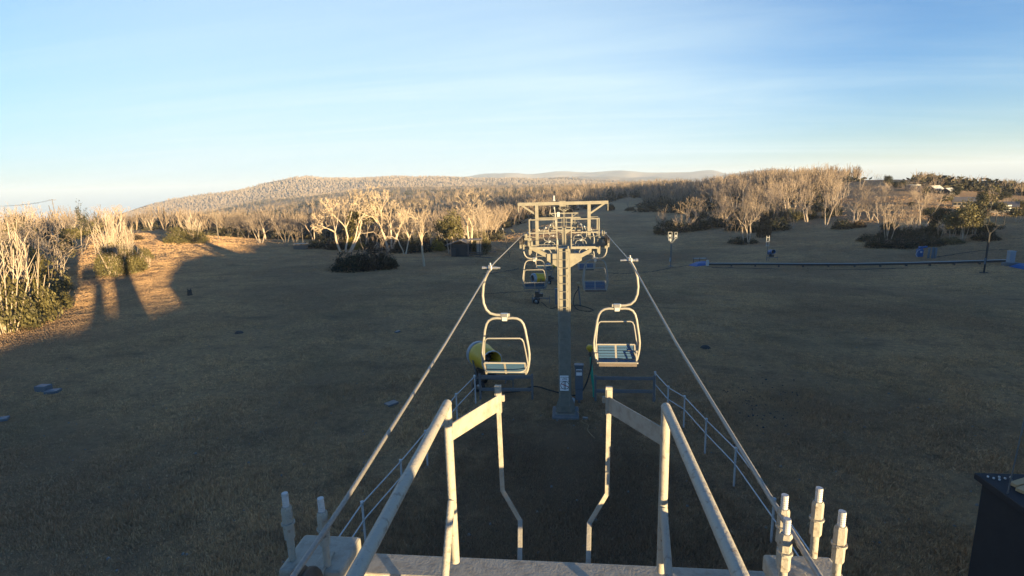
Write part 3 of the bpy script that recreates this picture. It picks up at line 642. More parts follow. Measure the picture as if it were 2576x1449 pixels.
# ---------------------------------------------------------------- the far woods: masses nobody could count
def lowtree(seed,leaf=False):
    r=random.Random(seed);seg=[]
    for s in range(2):
        d=Vector((r.gauss(0,.22),r.gauss(0,.22),1)).normalized();p=Vector((0,0,-.05));q=d*.5;seg.append((p,q,.02,.014,0))
        for k in range(6):
            a=p.lerp(q,r.uniform(.45,1));v=(d+Vector((r.gauss(0,.5),r.gauss(0,.5),.35))).normalized();b=a+v*r.uniform(.25,.5);seg.append((a,b,.013,.006,1))
    V,F=seg_mesh(seg,3);return np.array([v[:] for v in V]),np.array(F)
def lowbush(seed):
    r=random.Random(seed);sp=[(Vector((r.gauss(0,.35),r.gauss(0,.35),abs(r.gauss(.3,.22)))),None) for _ in range(14)]
    V,F=leaf_mesh(r,sp,2.2,.12,.42);return np.array([v[:] for v in V]),np.array(F)
def mass(name,label,n,protos,thr,rr_,hr,m,seed,wr=(.7,1.0),gap=.0,keep=None):
    r=np.random.RandomState(seed);th_=np.radians(r.uniform(*thr,n*3));rad=np.exp(r.uniform(math.log(rr_[0]),math.log(rr_[1]),n*3))
    x,y=rad*np.sin(th_),rad*np.cos(th_);z=ground_z(x,y);clump=vnoise(x/rad*14,np.log(rad)*9,seed)+.35*vnoise(x/rad*45,np.log(rad)*25,seed+1)
    v=np.stack([x,y,z],-1)-np.array(CAM);dz=v@np.array(FV);pxx=W0/2+F0*(v@np.array(RV))/dz;pyy=H0/2-F0*(v@np.array(UV))/dz
    ok=(clump>gap)&keep(pxx,pyy,rad)
    x,y,z,rad=x[ok][:n],y[ok][:n],z[ok][:n],rad[ok][:n];VV=[];FF=[];o=0
    for i in range(len(x)):
        pv,pf=protos[r.randint(len(protos))];h=r.uniform(*hr);w=h*r.uniform(*wr);a=r.uniform(0,6.28);c,s=math.cos(a),math.sin(a)
        q=np.stack([(pv[:,0]*c-pv[:,1]*s)*w+x[i],(pv[:,0]*s+pv[:,1]*c)*w+y[i],pv[:,2]*h+z[i]],-1);VV.append(q);FF.append(pf+o);o+=len(pv)
    ob=link(name,np_mesh(name,np.concatenate(VV),np.concatenate(FF),m));tag(ob,label,None,None,'stuff');return ob
above=lambda d:(lambda px,py,rad:(py<np.interp(px,TREELINE[:,0],TREELINE[:,1])-d)&(px<1730))
LT=[lowtree(s) for s in range(14)];LB=[lowbush(s) for s in range(10)]
mass('forest','far woods of bare burnt gums filling the valley and the hill beyond',5600,LT,(-56,14),(140,2400),(7,11.5),'wood_far',5,gap=-.42,keep=above(2))
mass('undergrowth','dark regrowth under the bare gums of the far woods',5200,LB,(-56,14),(140,2000),(2.2,4.2),'shrub_far',6,(1.2,2.0),gap=-.2,keep=above(3))
mass('forest','bare gum wood covering the back of the opposite hill',900,LT,(8,27),(185,520),(7,11),'wood_far',8,gap=-.42,keep=lambda px,py,rad:(py<520)&((px<2090)|(rad>300)))
mass('undergrowth','dark regrowth in the wood on the back of the opposite hill',700,LB,(8,27),(180,480),(2,3.4),'shrub_far',9,(1.3,2.2),gap=-.15,keep=lambda px,py,rad:(py<535)&((px<2090)|(rad>300)))
mass('forest','mixed wood along the skyline behind the hilltop buildings',420,LT,(31,50),(250,520),(3.5,6),'wood_far',10,gap=-.35,keep=lambda px,py,rad:rad>250)
mass('undergrowth','dark leafy growth behind the hilltop buildings',500,LB,(31,50),(235,520),(2.2,4),'shrub_far',12,(1.0,1.8),gap=-.3,keep=lambda px,py,rad:rad>250)
# ---------------------------------------------------------------- grass: tussocks over the slope
def grass(n,seed,r0=7.5,r1=215.,big=1.,B=4,label='dry brown grass tussocks over the slope',thr=-.25):
    r=np.random.RandomState(seed);th_=np.radians(r.uniform(-54,44,n*2));rad=np.exp(r.uniform(math.log(r0),math.log(r1),n*2))
    x,y=rad*np.sin(th_),rad*np.cos(th_)
    dens=vnoise(x/2.2,y/2.2,51)+.8*vnoise(x/.8,y/.8,52)+.5*vnoise(x/7,y/7,53)
    ok=dens>thr+r.uniform(-.5,.5,n*2)
    x,y,rad,dens=x[ok][:n],y[ok][:n],rad[ok][:n],dens[ok][:n];m=len(x);z=ground_z(x,y)
    V=np.zeros((m,B,3,3));hs=(.035+.045*r.rand(m)+.12*np.clip(dens,0,1)**1.3)*np.clip(1.15-rad/110,.5,1.)*big;wd=np.maximum(.018,.0026*rad)*big**.6
    for b in range(B):
        a=r.uniform(0,6.28,m);c,s=np.cos(a),np.sin(a);ox,oy=r.normal(0,1,m)*wd*1.6,r.normal(0,1,m)*wd*1.6;lean=r.uniform(.1,.9,m)*hs;la=r.uniform(0,6.28,m)
        w=wd*r.uniform(.6,1.3,m);h=hs*r.uniform(.6,1.2,m)
        V[:,b,0]=np.stack([x+ox-c*w*.5,y+oy-s*w*.5,z-.03],-1);V[:,b,1]=np.stack([x+ox+c*w*.5,y+oy+s*w*.5,z-.03],-1)
        V[:,b,2]=np.stack([x+ox+np.cos(la)*lean,y+oy+np.sin(la)*lean,z+h],-1)
    V=V.reshape(-1,3);F=np.arange(len(V)).reshape(-1,3)
    o=link('grass',np_mesh('grass',V,F,'grass_blade'));tag(o,label,None,None,'stuff')
grass(330000,3)
grass(17000,8,7,55,1.35,9,'taller grass tussocks dotted over the near slope',.25)
grass(140000,17,42,140,.8,4,'short dry turf of the far meadow and slope')
# ---------------------------------------------------------------- chairlift: rope, pylons, chairs
G_=1.74
def rope_z(y):
    if y<=22: return float(np.interp(y,[-5,6,13.5,22],[8.03,8.06,8.10,7.95]))
    t=(y-22)/47.0
    if t<=1: return 7.95-3.07*t-.35*4*t*(1-t)*.5
    t=(y-69)/96.0;return 4.88-2.33*t-1.6*t*(1-t)
def rope_x(y,s=1): return float(np.interp(y,[-5,3,6.6,13.2,22,300],[1.36,1.40,1.47,1.69,1.74,1.74] if s>0 else [1.36,1.385,1.50,1.77,1.76,1.74]))
def rope_mat():
    m=mat('rope_steel',(.36,.34,.30),.5,.35,(.22,.21,.2),40,.4);return m
rope_mat()
mb=MB()
for sx in(-1,1):
    # near length: six laid strands
    ys=np.arange(-3,14,.02);n=24;V=[];F=[]
    for k,y in enumerate(ys):
        for j in range(n):
            a=2*math.pi*j/n;r=.0135+.0045*abs(math.cos(3*(a-y*2*math.pi/.36)))
            V.append((sx*rope_x(y,sx)+math.cos(a)*r,y,rope_z(y)+math.sin(a)*r))
    for k in range(len(ys)-1):
        for j in range(n): F.append((k*n+j,k*n+(j+1)%n,k*n+n+(j+1)%n,k*n+n+j))
    mb.add(V,F,True)
    mb.tube([(sx*rope_x(y,sx),y,rope_z(y)) for y in list(np.linspace(13.98,22,5))+list(np.linspace(24,69,16))+list(np.linspace(72,165,14))],.015,8)
tag(mb.build('haul_rope','rope_steel'),'twisted steel haul rope running out in two strands over the pylon wheels','cable')
def ladder_rungs(mb,x0,x1,y,z0,z1,step):
    z=z0
    while z<z1: mb.cyl((x0,y,z),(x1,y,z),.013,6);z+=step
def sheave_train(t,sx,h=7.95):
    mb=MB();X=sx*G_;P=parent_origin(t)
    mb.beam((X,-.95,h-.33),(X,.95,h-.33),.07,.16);mb.beam((X-sx*.08,-.45,h-.42),(X-sx*.08,.45,h-.42),.05,.2)
    mb.cyl((X-sx*.62,0,h-.44),(X+sx*.06,0,h-.44),.06,12);mb.box((X-sx*.3,0,h-.3),(.16,.24,.42),bev=.02);mb.box((X-sx*.16,.02,h-.02),(.09,.16,.34),bev=.015)
    mb.cyl((X-sx*.34,-.1,h-.12),(X-sx*.10,-.1,h-.12),.055,10)
    mb.tube([(X-sx*.1,-.1,h+.16),(X-sx*.1,-.1,h+.02),(X-sx*.5,.1,h-.08),(X-sx*.95,.1,h-.12)],.014,6)
    mb.v=[tuple(Vector(v)+P) for v in mb.v]
    a=mb.build('sheave_mount','tower_paint',t)
    for y in(-.75,-.25,.25,.75):
        w=MB();w.lathe((X-.045+P.x,y+P.y,h-.215+P.z),(1,0,0),[(0,.05),(0,.19),(.02,.195),(.035,.17),(.055,.17),(.07,.195),(.09,.19),(.09,.05)],20);w.build('wheel','dark_metal',a)
def W(mb,P): mb.v=[tuple(Vector(v)+P) for v in mb.v];return mb
def pylon(loc,label,rot=0):
    t=thing('lift_pylon',label,'pylon',loc,'pylons of the chairlift');P=Vector(loc);c=lambda mb,n,m,par=t:W(mb,P).build(n,m,par)
    mb=MB();mb.box((0,0,.06),(1.16,1.16,.16),bev=.015);mb.box((0,0,.16),(.98,.98,.05));c(mb,'footing','concrete')
    mb=MB();mb.box((0,0,.20),(.86,.86,.035));
    for sx,sy in((1,1),(1,-1),(-1,1),(-1,-1)):
        mb.prism([(0,0),(.20,0),(.20,.05),(.02,.62),(0,.62)],(sx*.235,sy*.22,.22),(sx,0,0),(0,0,1),(0,1,0),.02)
        mb.prism([(0,0),(.18,0),(.18,.05),(.02,.55),(0,.55)],(sx*.20,sy*.25,.22),(0,sy,0),(0,0,1),(1,0,0),.02)
        for k in(.1,): mb.cyl((sx*.36,sy*.36,.2),(sx*.36,sy*.36,.30),.022,6)
    c(mb,'base_flange','tower_paint')
    mb=MB();mb.box((0,0,3.8),(.49,.49,7.2),bev=.03);mb.box((0,0,7.42),(.56,.56,.03));mb.box((.225,-.262,4.2),(.05,.03,6.3));c(mb,'column','tower_paint')
    mb=MB();mb.box((-.265,-.43,4.0),(.035,.05,7.1));mb.box((.165,-.43,4.0),(.05,.09,7.1));ladder_rungs(mb,-.265,.165,-.43,.62,7.4,.335)
    for z in(1.2,3.0,4.8,6.6):
        for x in(-.265,.165): mb.beam((x*.85,-.24,z),(x,-.43,z),.03,.03)
    c(mb,'ladder','tower_paint')
    mb=MB();mb.box((0,0,7.05),(1.42,.30,.30));
    for sx in(-1,1):
        mb.prism([(.25,6.62),(.72,6.92),(.72,7.18),(.25,7.18)],(0,0,0),(sx,0,0),(0,0,1),(0,1,0),.306)
        mb.beam((sx*.62,0,7.06),(sx*1.36,0,7.46),.2,.16);mb.box((sx*1.40,-.28,7.40),(.12,.10,.30));mb.box((sx*1.42,-.28,7.26),(.07,.07,.14));mb.box((sx*1.56,-.1,7.5),(.3,.12,.1))
        mb.box((sx*1.36,.0,7.60),(.1,.24,.32))
    c(mb,'crossarm','tower_paint')
    mb=MB()
    for sx in(-1,1):
        mb.box((sx*.83,-.45,7.48),(1.12,.06,.10));mb.box((sx*.83,.45,7.48),(1.12,.06,.10));mb.box((sx*1.36,0,7.47),(.06,.84,.08))
        for k in range(9): mb.box((sx*(.33+k*.125),0,7.50),(.02,.84,.035))
        for k in range(5): mb.box((sx*.83,-.32+k*.16,7.495),(1.04,.014,.03))
    mb.box((0,.40,7.45),(.6,.1,.06));c(mb,'platform','tower_paint')
    mb=MB();r=.021
    for sx in(-1,1):
        for y in(-.48,.48):
            for x in((.29,1.40) if y<0 else (1.38,)): mb.box((sx*x,y,8.06),(.045,.045,1.22))
            x0=.29 if y<0 else 0.02
            for z in(8.64,8.10): mb.box((sx*(x0+1.40)/2,y,z),(1.40-x0,.035,.045))
        for z in(8.63,8.09): mb.box((sx*1.40,0,z),(.035,.92,.04))
    c(mb,'guard_rail','tower_paint')
    mb=MB();mb.box((-1.13,.25,8.33),(.13,.16,1.72));mb.box((1.03,.25,8.33),(.13,.16,1.72));mb.box((-.05,.25,9.25),(3.72,.14,.13))
    for sx,x in((-1,-1.19),(1,1.09)): mb.beam((x,.25,8.82),(x+sx*.56,.25,9.20),.07,.07)
    for x in(-1.90,1.80): mb.box((x,.25,9.06),(.03,.05,.30))
    mb.box((-.05,.20,9.335),(.26,.06,.03));mb.box((-.05,.20,9.155),(.28,.10,.05))
    c(mb,'lifting_frame','tower_paint')
    for sx in(-1,1): sheave_train(t,sx)
    return t
T1=pylon((0,22,0),'grey steel lift pylon with ladder, caged work platform and lifting beam, nearest the camera')
T2=dup(T1,(-.2,69,4.88-7.95),None,'second lift pylon, small, seen through the cage of the first');T3=dup(T1,(-.6,165,2.55-7.95),None,'third lift pylon far down the valley, hidden behind the second')
# instrument mast clipped to the first pylon
t=thing('instrument_mast','thin white mast with a sensor head standing on the pylon platform','mast',(-.27,22.5,7.5))
mb=MB();mb.cyl((-.27,22.5,7.5),(-.40,22.5,9.1),.016,8);mb.cyl((-.42,22.5,9.0),(-.42,22.5,9.36),.012,8);mb.build('pole','plate_white',t)
mb=MB();mb.lathe((-.42,22.5,9.34),(0,0,1),[(0,0),(0,.05),(.05,.06),(.07,.04),(.22,.035),(.24,0)],14);mb.build('sensor','plate_white',t)
mb=MB();mb.box((-.24,22.5,8.78),(.12,.09,.20),bev=.01);mb.build('junction_box','plate_white',t)
def chair(label):
    t=thing('lift_chair',label,'lift chair',(0,0,0),'double chairs of the lift')
    mb=MB();mb.tube([(-.02,0,0),(.05,0,-.07),(.13,0,-.22),(.19,0,-.42),(.215,0,-.66),(.20,0,-.86),(.14,0,-1.02),(.04,0,-1.12),(-.10,0,-1.155),(-.36,0,-1.16)],.034,12);mb.beam((-.44,0,-1.155),(-.20,0,-1.155),.06,.075);mb.build('hanger','chair_steel',t)
    mb=MB();mb.cyl((-.17,0,.015),(.14,0,.015),.035,12);mb.box((0,0,.03),(.09,.16,.12),bev=.012);mb.cyl((.14,0,.015),(.20,0,.015),.045,12);mb.cyl((0,0,.06),(0,0,.14),.022,8);mb.cyl((-.17,0,.015),(-.24,0,.015),.026,10);mb.build('grip','bright_metal',t)
    cx=-.31;pts=[]
    half=[(.06,-1.245),(.20,-1.235),(.31,-1.25),(.40,-1.30),(.46,-1.39),(.50,-1.53),(.535,-1.75),(.57,-1.97),(.59,-2.15),(.585,-2.30),(.565,-2.45),(.53,-2.60),(.50,-2.66)]
    pts=[(cx-a,0,b) for a,b in half[::-1]]+[(cx+a,0,b) for a,b in half]
    mb=MB();mb.tube(pts,.032,12);mb.build('bail','chair_steel',t)
    mb=MB();mb.box((cx,0,-1.235),(.13,.07,.15),bev=.01);mb.box((cx,0,-1.165),(.17,.10,.10),bev=.01);mb.build('clamp','bright_metal',t)
    for y in(-.045,.045):
        mb=MB();mb.box((cx,y,-1.235),(.125,.008,.13),bev=.003);mb.build('number_plate','plate_white',t)
    # restraint loop, folded up behind the backrest (the chair faces -y)
    a=[(.545,.02,-2.42),(.53,.10,-2.22),(.505,.20,-1.98),(.475,.28,-1.76),(.44,.30,-1.69),(.39,.305,-1.665)]
    mb=MB();mb.tube([(cx-x,y,z) for x,y,z in a]+[(cx+x,y,z) for x,y,z in a[::-1]],.019,8)
    b=[(.545,.02,-2.42),(.53,.16,-2.44),(.48,.33,-2.48),(.40,.39,-2.49),(.3,.40,-2.49)];mb.tube([(cx-x,y,z) for x,y,z in b]+[(cx+x,y,z) for x,y,z in b[::-1]],.017,8);mb.build('restraint_bar','chair_steel',t)
    mb=MB()
    for s in(-1,1):
        x=cx+s*.50
        mb.beam((x,.29,-2.30),(x,.04,-2.66),.04,.035);mb.beam((x,.06,-2.66),(x,-.37,-2.59),.04,.035);mb.beam((x,.20,-2.45),(x,-.12,-2.42),.03,.03);mb.beam((x,.0,-2.40),(cx+s*.575,0,-2.40),.03,.06);mb.beam((x,-.12,-2.42),(x,-.16,-2.62),.03,.03)
    mb.beam((cx,.295,-2.31),(cx,.06,-2.645),.05,.02);mb.beam((cx,.05,-2.655),(cx,-.37,-2.585),.04,.02)
    mb.beam((cx-.50,.29,-2.295),(cx+.50,.29,-2.295),.035,.035);mb.beam((cx-.49,-.37,-2.585),(cx+.49,-.37,-2.585),.03,.035);mb.beam((cx-.49,.10,-2.60),(cx+.49,.10,-2.60),.014,.03)
    mb.build('seat_frame','chair_steel',t)
    mb=MB();Rb=Matrix.Rotation(math.radians(-34),3,'X')
    for k in range(5):
        z=-2.345-k*.062;y=.265-k*.042
        for s in(-1,1): mb.box((cx+s*.245,y,z),(.435,.018,.060),Rb,.005)
    mb.build('backrest','seat_slat',t)
    mb=MB();Rs=Matrix.Rotation(math.radians(-9),3,'X')
    for k in range(5):
        y=.02-k*.085;z=-2.635+k*.0135
        for s in(-1,1): mb.box((cx+s*.245,y,z),(.435,.072,.02),Rs,.006)
    mb.build('seat','seat_slat',t)
    mb=MB();mb.box((cx,-.385,-2.63),(.96,.02,.09),bev=.005);mb.build('seat_edge','timber_grey',t)
    return t
c0=chair('lift chair with blue slats facing the camera, nearest one')
def place_chair(o,side,y,label):
    o.location=(side*rope_x(y,side),y,rope_z(y));o.rotation_euler=(0,0,0 if side>0 else math.pi);o['label']=label
place_chair(c0,1,13.5,'nearest lift chair facing the camera, tall blue slats lit by the sun')
lab={(1,1):'lift chair with a shaded dark blue back hanging just past the pylon, facing the camera',(1,2):'lift chair facing the camera, small and shaded, second beyond the pylon',(1,3):'lift chair facing the camera, tiny, third beyond the pylon',(1,4):'lift chair facing the camera, very tiny, fourth beyond the pylon',
 (-1,0):'nearest lift chair facing away, in front of the large yellow snow gun',(-1,1):'lift chair facing away at the pylon sheaves, its arch sunlit',(-1,2):'small shaded lift chair facing away, next beyond the sunlit-arch one',(-1,3):'tiny lift chair facing away, in front of the second pylon',(-1,4):'very tiny lift chair facing away, beside the second pylon'}
YS={1:[13.5,24.8,36,50,62],-1:[12.55,25.3,35.8,47.5,61]}
for sd in(1,-1):
    for k,y in enumerate(YS[sd]):
        if (sd,k)==(1,0): continue
        o=dup(c0,(0,0,0));place_chair(o,sd,y,lab[(sd,k)])
# ---------------------------------------------------------------- lift station frame under the camera
t=thing('station_frame','cream steel frame of the lift station with crossbeam, handrails and flat bar guards','lift station',(0,2.4,0))
mb=MB();mb.box((-.08,3.30,7.27),(3.36,.22,.24),bev=.012);mb.build('crossbeam','steel_paint',t)
mb=MB();mb.box((-.08,3.155,7.18),(3.0,.05,.10),bev=.006)
for x in(-1.2,-.45,.4,1.1): mb.box((x,3.12,7.18),(.04,.05,.14),bev=.004)
mb.cyl((-1.5,3.12,7.25),(1.4,3.12,7.25),.012,8);mb.build('cable_tray','galvanised',t)
mb=MB();mb.box((0,2.2,3.6),(.6,.6,7.2),bev=.03);mb.box((0,2.2,.08),(1.5,1.5,.2));mb.box((0,2.55,7.16),(.5,1.5,.12));mb.build('mast','tower_paint',t)
for s,x in((-1,-.71),(1,.73)):
    mb=MB();mb.tube([(x,3.28,7.45),(x,3.28,8.66)],.030,14);mb.tube([(x,3.25,7.95),(x-.02*s,2.75,7.45),(x-.03*s,2.5,7.2)],.026,10);mb.build('guard_post','steel_worn',t)
    mb=MB();mb.tube([(x,3.29,8.655),(x,3.2,8.655),(x,-.6,8.655)],.031,14);mb.build('handrail','steel_worn',t)
    xi=-.435 if s<0 else .41
    mb=MB();up=(0,0,1);mb.beam((x-.01*s,3.30,8.44),(xi,3.80,8.44),.010,.13,bev=.003);mb.beam((xi,3.80,8.56),(xi+.01*s*-1,3.80,7.69),.036,.012,up=(0,1,0),bev=.003);mb.beam((xi,3.815,8.58),(xi,3.815,8.36),.05,.03,up=(0,1,0));mb.box((xi-.03*s,3.83,8.47),(.035,.02,.05))
    mb.beam((xi-.01*s,3.80,7.70),(xi-.15*s,3.76,7.46),.036,.012,up=(0,1,0),bev=.003);mb.beam((xi-.15*s,3.76,7.47),(xi-.17*s,3.45,7.32),.036,.012,bev=.003);mb.build('bar_guard','steel_paint',t)
for s,bx in((-1,[(-1.72,2.92),(-1.46,2.88)]),(1,[(1.42,3.08),(1.66,3.17),(1.68,2.93),(1.34,2.84)])):
    mb=MB();mb.box((s*1.56,3.0,7.64),(.42,.36,.12),bev=.02);mb.box((s*1.6,2.95,7.46),(.26,.6,.26),bev=.015);mb.cyl((s*1.3,2.15,7.7),(s*1.75,2.15,7.7),.05,12);mb.box((s*1.5,2.4,7.66),(.08,1.2,.12),bev=.01);a=mb.build('sheave_mount','steel_paint',t)
    for x,y in bx:
        m2=MB();m2.lathe((x,y,7.66),(0,0,1),[(0,.02)]+[(.25+.007*k,.0215 if k%2 else .019) for k in range(38)]+[(.525,.02),(.525,0)],14,False);m2.build('threaded_rod','galvanised',a)
        m2=MB();m2.lathe((x,y,7.86),(0,0,1),[(0,0),(0,.035),(.085,.035),(.10,.030),(.10,.026)],6,False);m2.lathe((x,y,7.965),(0,0,1),[(0,0),(0,.043),(.012,.043),(.012,.02)],20,False);m2.lathe((x,y,7.98),(0,0,1),[(0,0),(0,.035),(.095,.035),(.112,.029),(.112,.024)],6,False);m2.lathe((x,y,7.70),(0,0,1),[(0,.024),(.16,.024)],12,True);m2.build('nut','steel_worn',a)
    for y in(1.9,2.4):
        m2=MB();m2.lathe((s*1.385-.045,y,7.83),(1,0,0),[(0,.05),(0,.20),(.02,.205),(.035,.175),(.055,.175),(.07,.205),(.09,.20),(.09,.05)],20);m2.build('wheel','dark_metal',a)
# ---------------------------------------------------------------- ramp fences
def pipe_fence(posts,label,h=1.4,rails=(1.33,.80),m='galvanised',rr=.021):
    t=thing('pipe_fence',label,'fence',(posts[0][0],posts[0][1],gz(*posts[0])))
    for x,y in posts:
        z=gz(x,y);mb=MB();mb.cyl((x,y,z-.2),(x,y,z+h),.034,10);mb.lathe((x,y,z+h-.09),(0,0,1),[(0,.03),(0,.052),(.09,.052),(.10,.03),(.10,0)],10);mb.build('post',m,t)
    for q in rails:
        mb=MB();mb.tube([(x+.0,y,gz(x,y)+q) for x,y in posts],rr,8);mb.build('rail',m,t)
    return t
pipe_fence([(4.12,23.7),(4.38,21.9),(4.85,20.9),(5.18,18.8),(5.6,16.7),(5.74,13.8),(5.85,11.0),(5.9,8.6)],'galvanised pipe fence with two thin rails along the exit side of the lift ramp')
pipe_fence([(-4.20,23.0),(-4.62,20.8),(-5.05,17.4),(-5.32,15.3),(-5.72,13.0),(-5.85,10.6),(-5.9,8.4)],'galvanised pipe fence with two thin rails along the snow-gun side of the lift ramp')
def bar_fence(x0,x1,y,label):
    t=thing('rail_fence',label,'fence',(x0,y,gz(x0,y)))
    for x in(x0,x1): mb=MB();z=gz(x,y);mb.box((x,y,z+.5),(.10,.10,1.55),bev=.01);mb.build('post','galvanised_dull',t)
    for q in(1.13,.50): mb=MB();mb.beam((x0+.05,y,gz(x0,y)+q),(x1-.05,y,gz(x1,y)+q),.05,.16,bev=.01);mb.build('rail','galvanised_dull',t)
bar_fence(1.38,4.05,23.5,'short grey fence of two broad rails beside the green hydrant')
bar_fence(-4.05,-1.56,23.5,'short grey fence of two broad rails in front of the yellow snow gun')
# ---------------------------------------------------------------- signs, cabinet, hydrant at the pylon
def text(parent,name,body,size,loc,m,w=None,rot=(math.pi/2,0,0)):
    cu=bpy.data.curves.new(name,'FONT');cu.body=body;cu.size=size;cu.align_x='CENTER';cu.align_y='CENTER';cu.space_line=.85;cu.extrude=.001
    o=bpy.data.objects.new(name,cu);COL.objects.link(o);bpy.context.view_layer.update()
    me=bpy.data.meshes.new_from_object(o.evaluated_get(bpy.context.evaluated_depsgraph_get()));bpy.data.objects.remove(o);bpy.data.curves.remove(cu)
    M=Matrix.Translation(Vector(loc)-parent_origin(parent))@Matrix.Rotation(rot[0],4,'X');me.transform(M)
    if w:
        xs=[v.co.x for v in me.vertices];c=(min(xs)+max(xs))/2;k=w/(max(xs)-min(xs))
        for v in me.vertices: v.co.x=c+(v.co.x-c)*k
    me.materials.clear();me.materials.append(MATS[m]);return link(name,me,parent)
def ring(mb,c,r0,r1,n=32,y=0):
    v=[];
    for r in(r0,r1): v+=[(c[0]+math.cos(6.2832*j/n)*r,y,c[1]+math.sin(6.2832*j/n)*r) for j in range(n)]
    return mb.add(v,[(j,(j+1)%n,n+(j+1)%n,n+j) for j in range(n)])
sx,sz,sy=-.02,1.66,21.535
t=thing('warning_sign','white no-climbing sign with a struck-out ladder on the pylon column','sign',(sx,sy,sz-.35))
mb=MB();mb.box((sx,sy,sz),(.42,.012,.68),bev=.002);mb.build('plate','sign_white',t)
text(t,'lettering','NO UNAUTHORISED\nCLIMBING\nOF TOWERS',.062,(sx,sy-.009,sz+.205),'sign_black',.37)
mb=MB();yy=sy-.010;ring(mb,(sx,sz-.10),.165,.185,40,yy);mb.box((sx,yy,sz+.085),(.41,.002,.012));mb.box((sx,yy,sz-.255),(.41,.002,.012))
for dx in(-.035,.035): mb.box((sx+dx,yy,sz-.10),(.016,.002,.36))
for k in range(9): mb.box((sx,yy-.002,sz-.26+k*.04),(.06,.002,.012))
mb.build('ladder_symbol','sign_black',t)
mb=MB();mb.beam((sx-.16,yy-.006,sz-.02),(sx+.16,yy-.006,sz-.17),.002,.03);mb.build('bar','sign_red',t)
x,y=.62,23.3;z=gz(x,y)
t=thing('electric_cabinet','narrow grey electric cabinet with a warning label behind the pylon foot','cabinet',(x,y,z))
mb=MB();mb.box((x,y,z+1.25),(.36,.24,1.10),bev=.015);mb.box((x,y,z+1.83),(.42,.32,.09),bev=.01);mb.build('body','cabinet_grey',t)
mb=MB();mb.box((x,y-.005,z+.42),(.33,.22,.52),bev=.01);mb.box((x,y,z+.08),(.12,.12,.3));mb.build('cable_box','cabinet_grey',t)
mb=MB();mb.box((x,y-.128,z+1.52),(.26,.006,.30));mb.build('warning_label','sign_white',t)
mb=MB();mb.box((x,y-.133,z+1.58),(.24,.004,.09));mb.build('label_band','sign_black',t)
text(t,'lettering','DANGER',.055,(x,y-.137,z+1.58),'sign_white',.2)
mb=MB();mb.lathe((x-.30,y-.1,z),(0,0,1),[(0,.06),(.02,.10),(.20,.12),(.27,.06),(.28,0)],12);tag(mb.build('bucket','plate_white'),'small pale plastic bag at the foot of the electric cabinet','bag')
x,y=1.20,24.0;z=gz(x,y)
def hydrant(x,y,label,H=2.55,head='gun_yellow',leg='hydrant_green'):
    z=gz(x,y);t=thing('hydrant',label,'hydrant',(x,y,z))
    mb=MB();mb.tube([(x+.14,y,z-.1),(x+.10,y,z+.7),(x-.02,y,z+H-.5)],[.055,.05,.045],10);mb.tube([(x-.04,y,z+H-.5),(x-.02,y,z+1.2),(x+.13,y,z+.2)],.022,8);mb.build('standpipe',leg,t)
    mb=MB();mb.cyl((x-.03,y,z+H-.55),(x-.05,y,z+H-.30),.05,10);mb.box((x-.04,y,z+H-.42),(.16,.12,.04));mb.build('valve','dark_metal',t)
    mb=MB();mb.lathe((x-.05,y,z+H-.30),(0,0,1),[(0,.05),(.04,.09),(.12,.12),(.24,.15),(.30,.13),(.32,.05),(.32,0)],16);mb.cyl((x-.22,y-.02,z+H-.12),(x+.12,y-.02,z+H-.12),.075,12);mb.build('head',head,t)
    return t
hydrant(1.20,23.95,'green snowmaking hydrant with a yellow head beside the pylon')
def hose(pts,r,label,name='hose',m='rubber'):
    mb=MB();P=[Vector(p) for p in pts];Q=[]
    for i in range(len(P)-1):
        a,b,c,d=P[max(i-1,0)],P[i],P[i+1],P[min(i+2,len(P)-1)]
        for k in range(6):
            u=k/6;Q.append(.5*(2*b+(c-a)*u+(2*a-5*b+4*c-d)*u*u+(3*b-a-3*c+d)*u**3))
    Q.append(P[-1]);mb.tube(Q,r,8);return tag(mb.build(name,m),label,'hose')
g0=lambda x,y,d=.04:(x,y,gz(x,y)+d)
hose([(1.24,23.95,2.1),(1.18,23.85,1.5),(1.0,23.7,.9),(.8,23.6,.5),(.55,23.9,.15),g0(.1,24.1),g0(-.7,24.0,.3),(-1.5,23.9,.55),g0(-2.2,24,.2),g0(-3,24.2)],.035,'black hose looping from the green hydrant past the pylon to the yellow snow gun')
hose([g0(.5,21.9,.2),g0(.75,21.5),g0(.65,21.2),g0(.95,20.8),g0(.9,20.3),g0(1.15,19.6)],.012,'thin pale cable lying loose in the grass at the pylon foot','cable','timber_bright')
mb=MB();mb.box((.85,21.5,gz(.85,21.5)+.03),(.22,.15,.12),bev=.02)
tag(mb.build('rock','rock'),'small pale stone beside the pylon footing','rock')
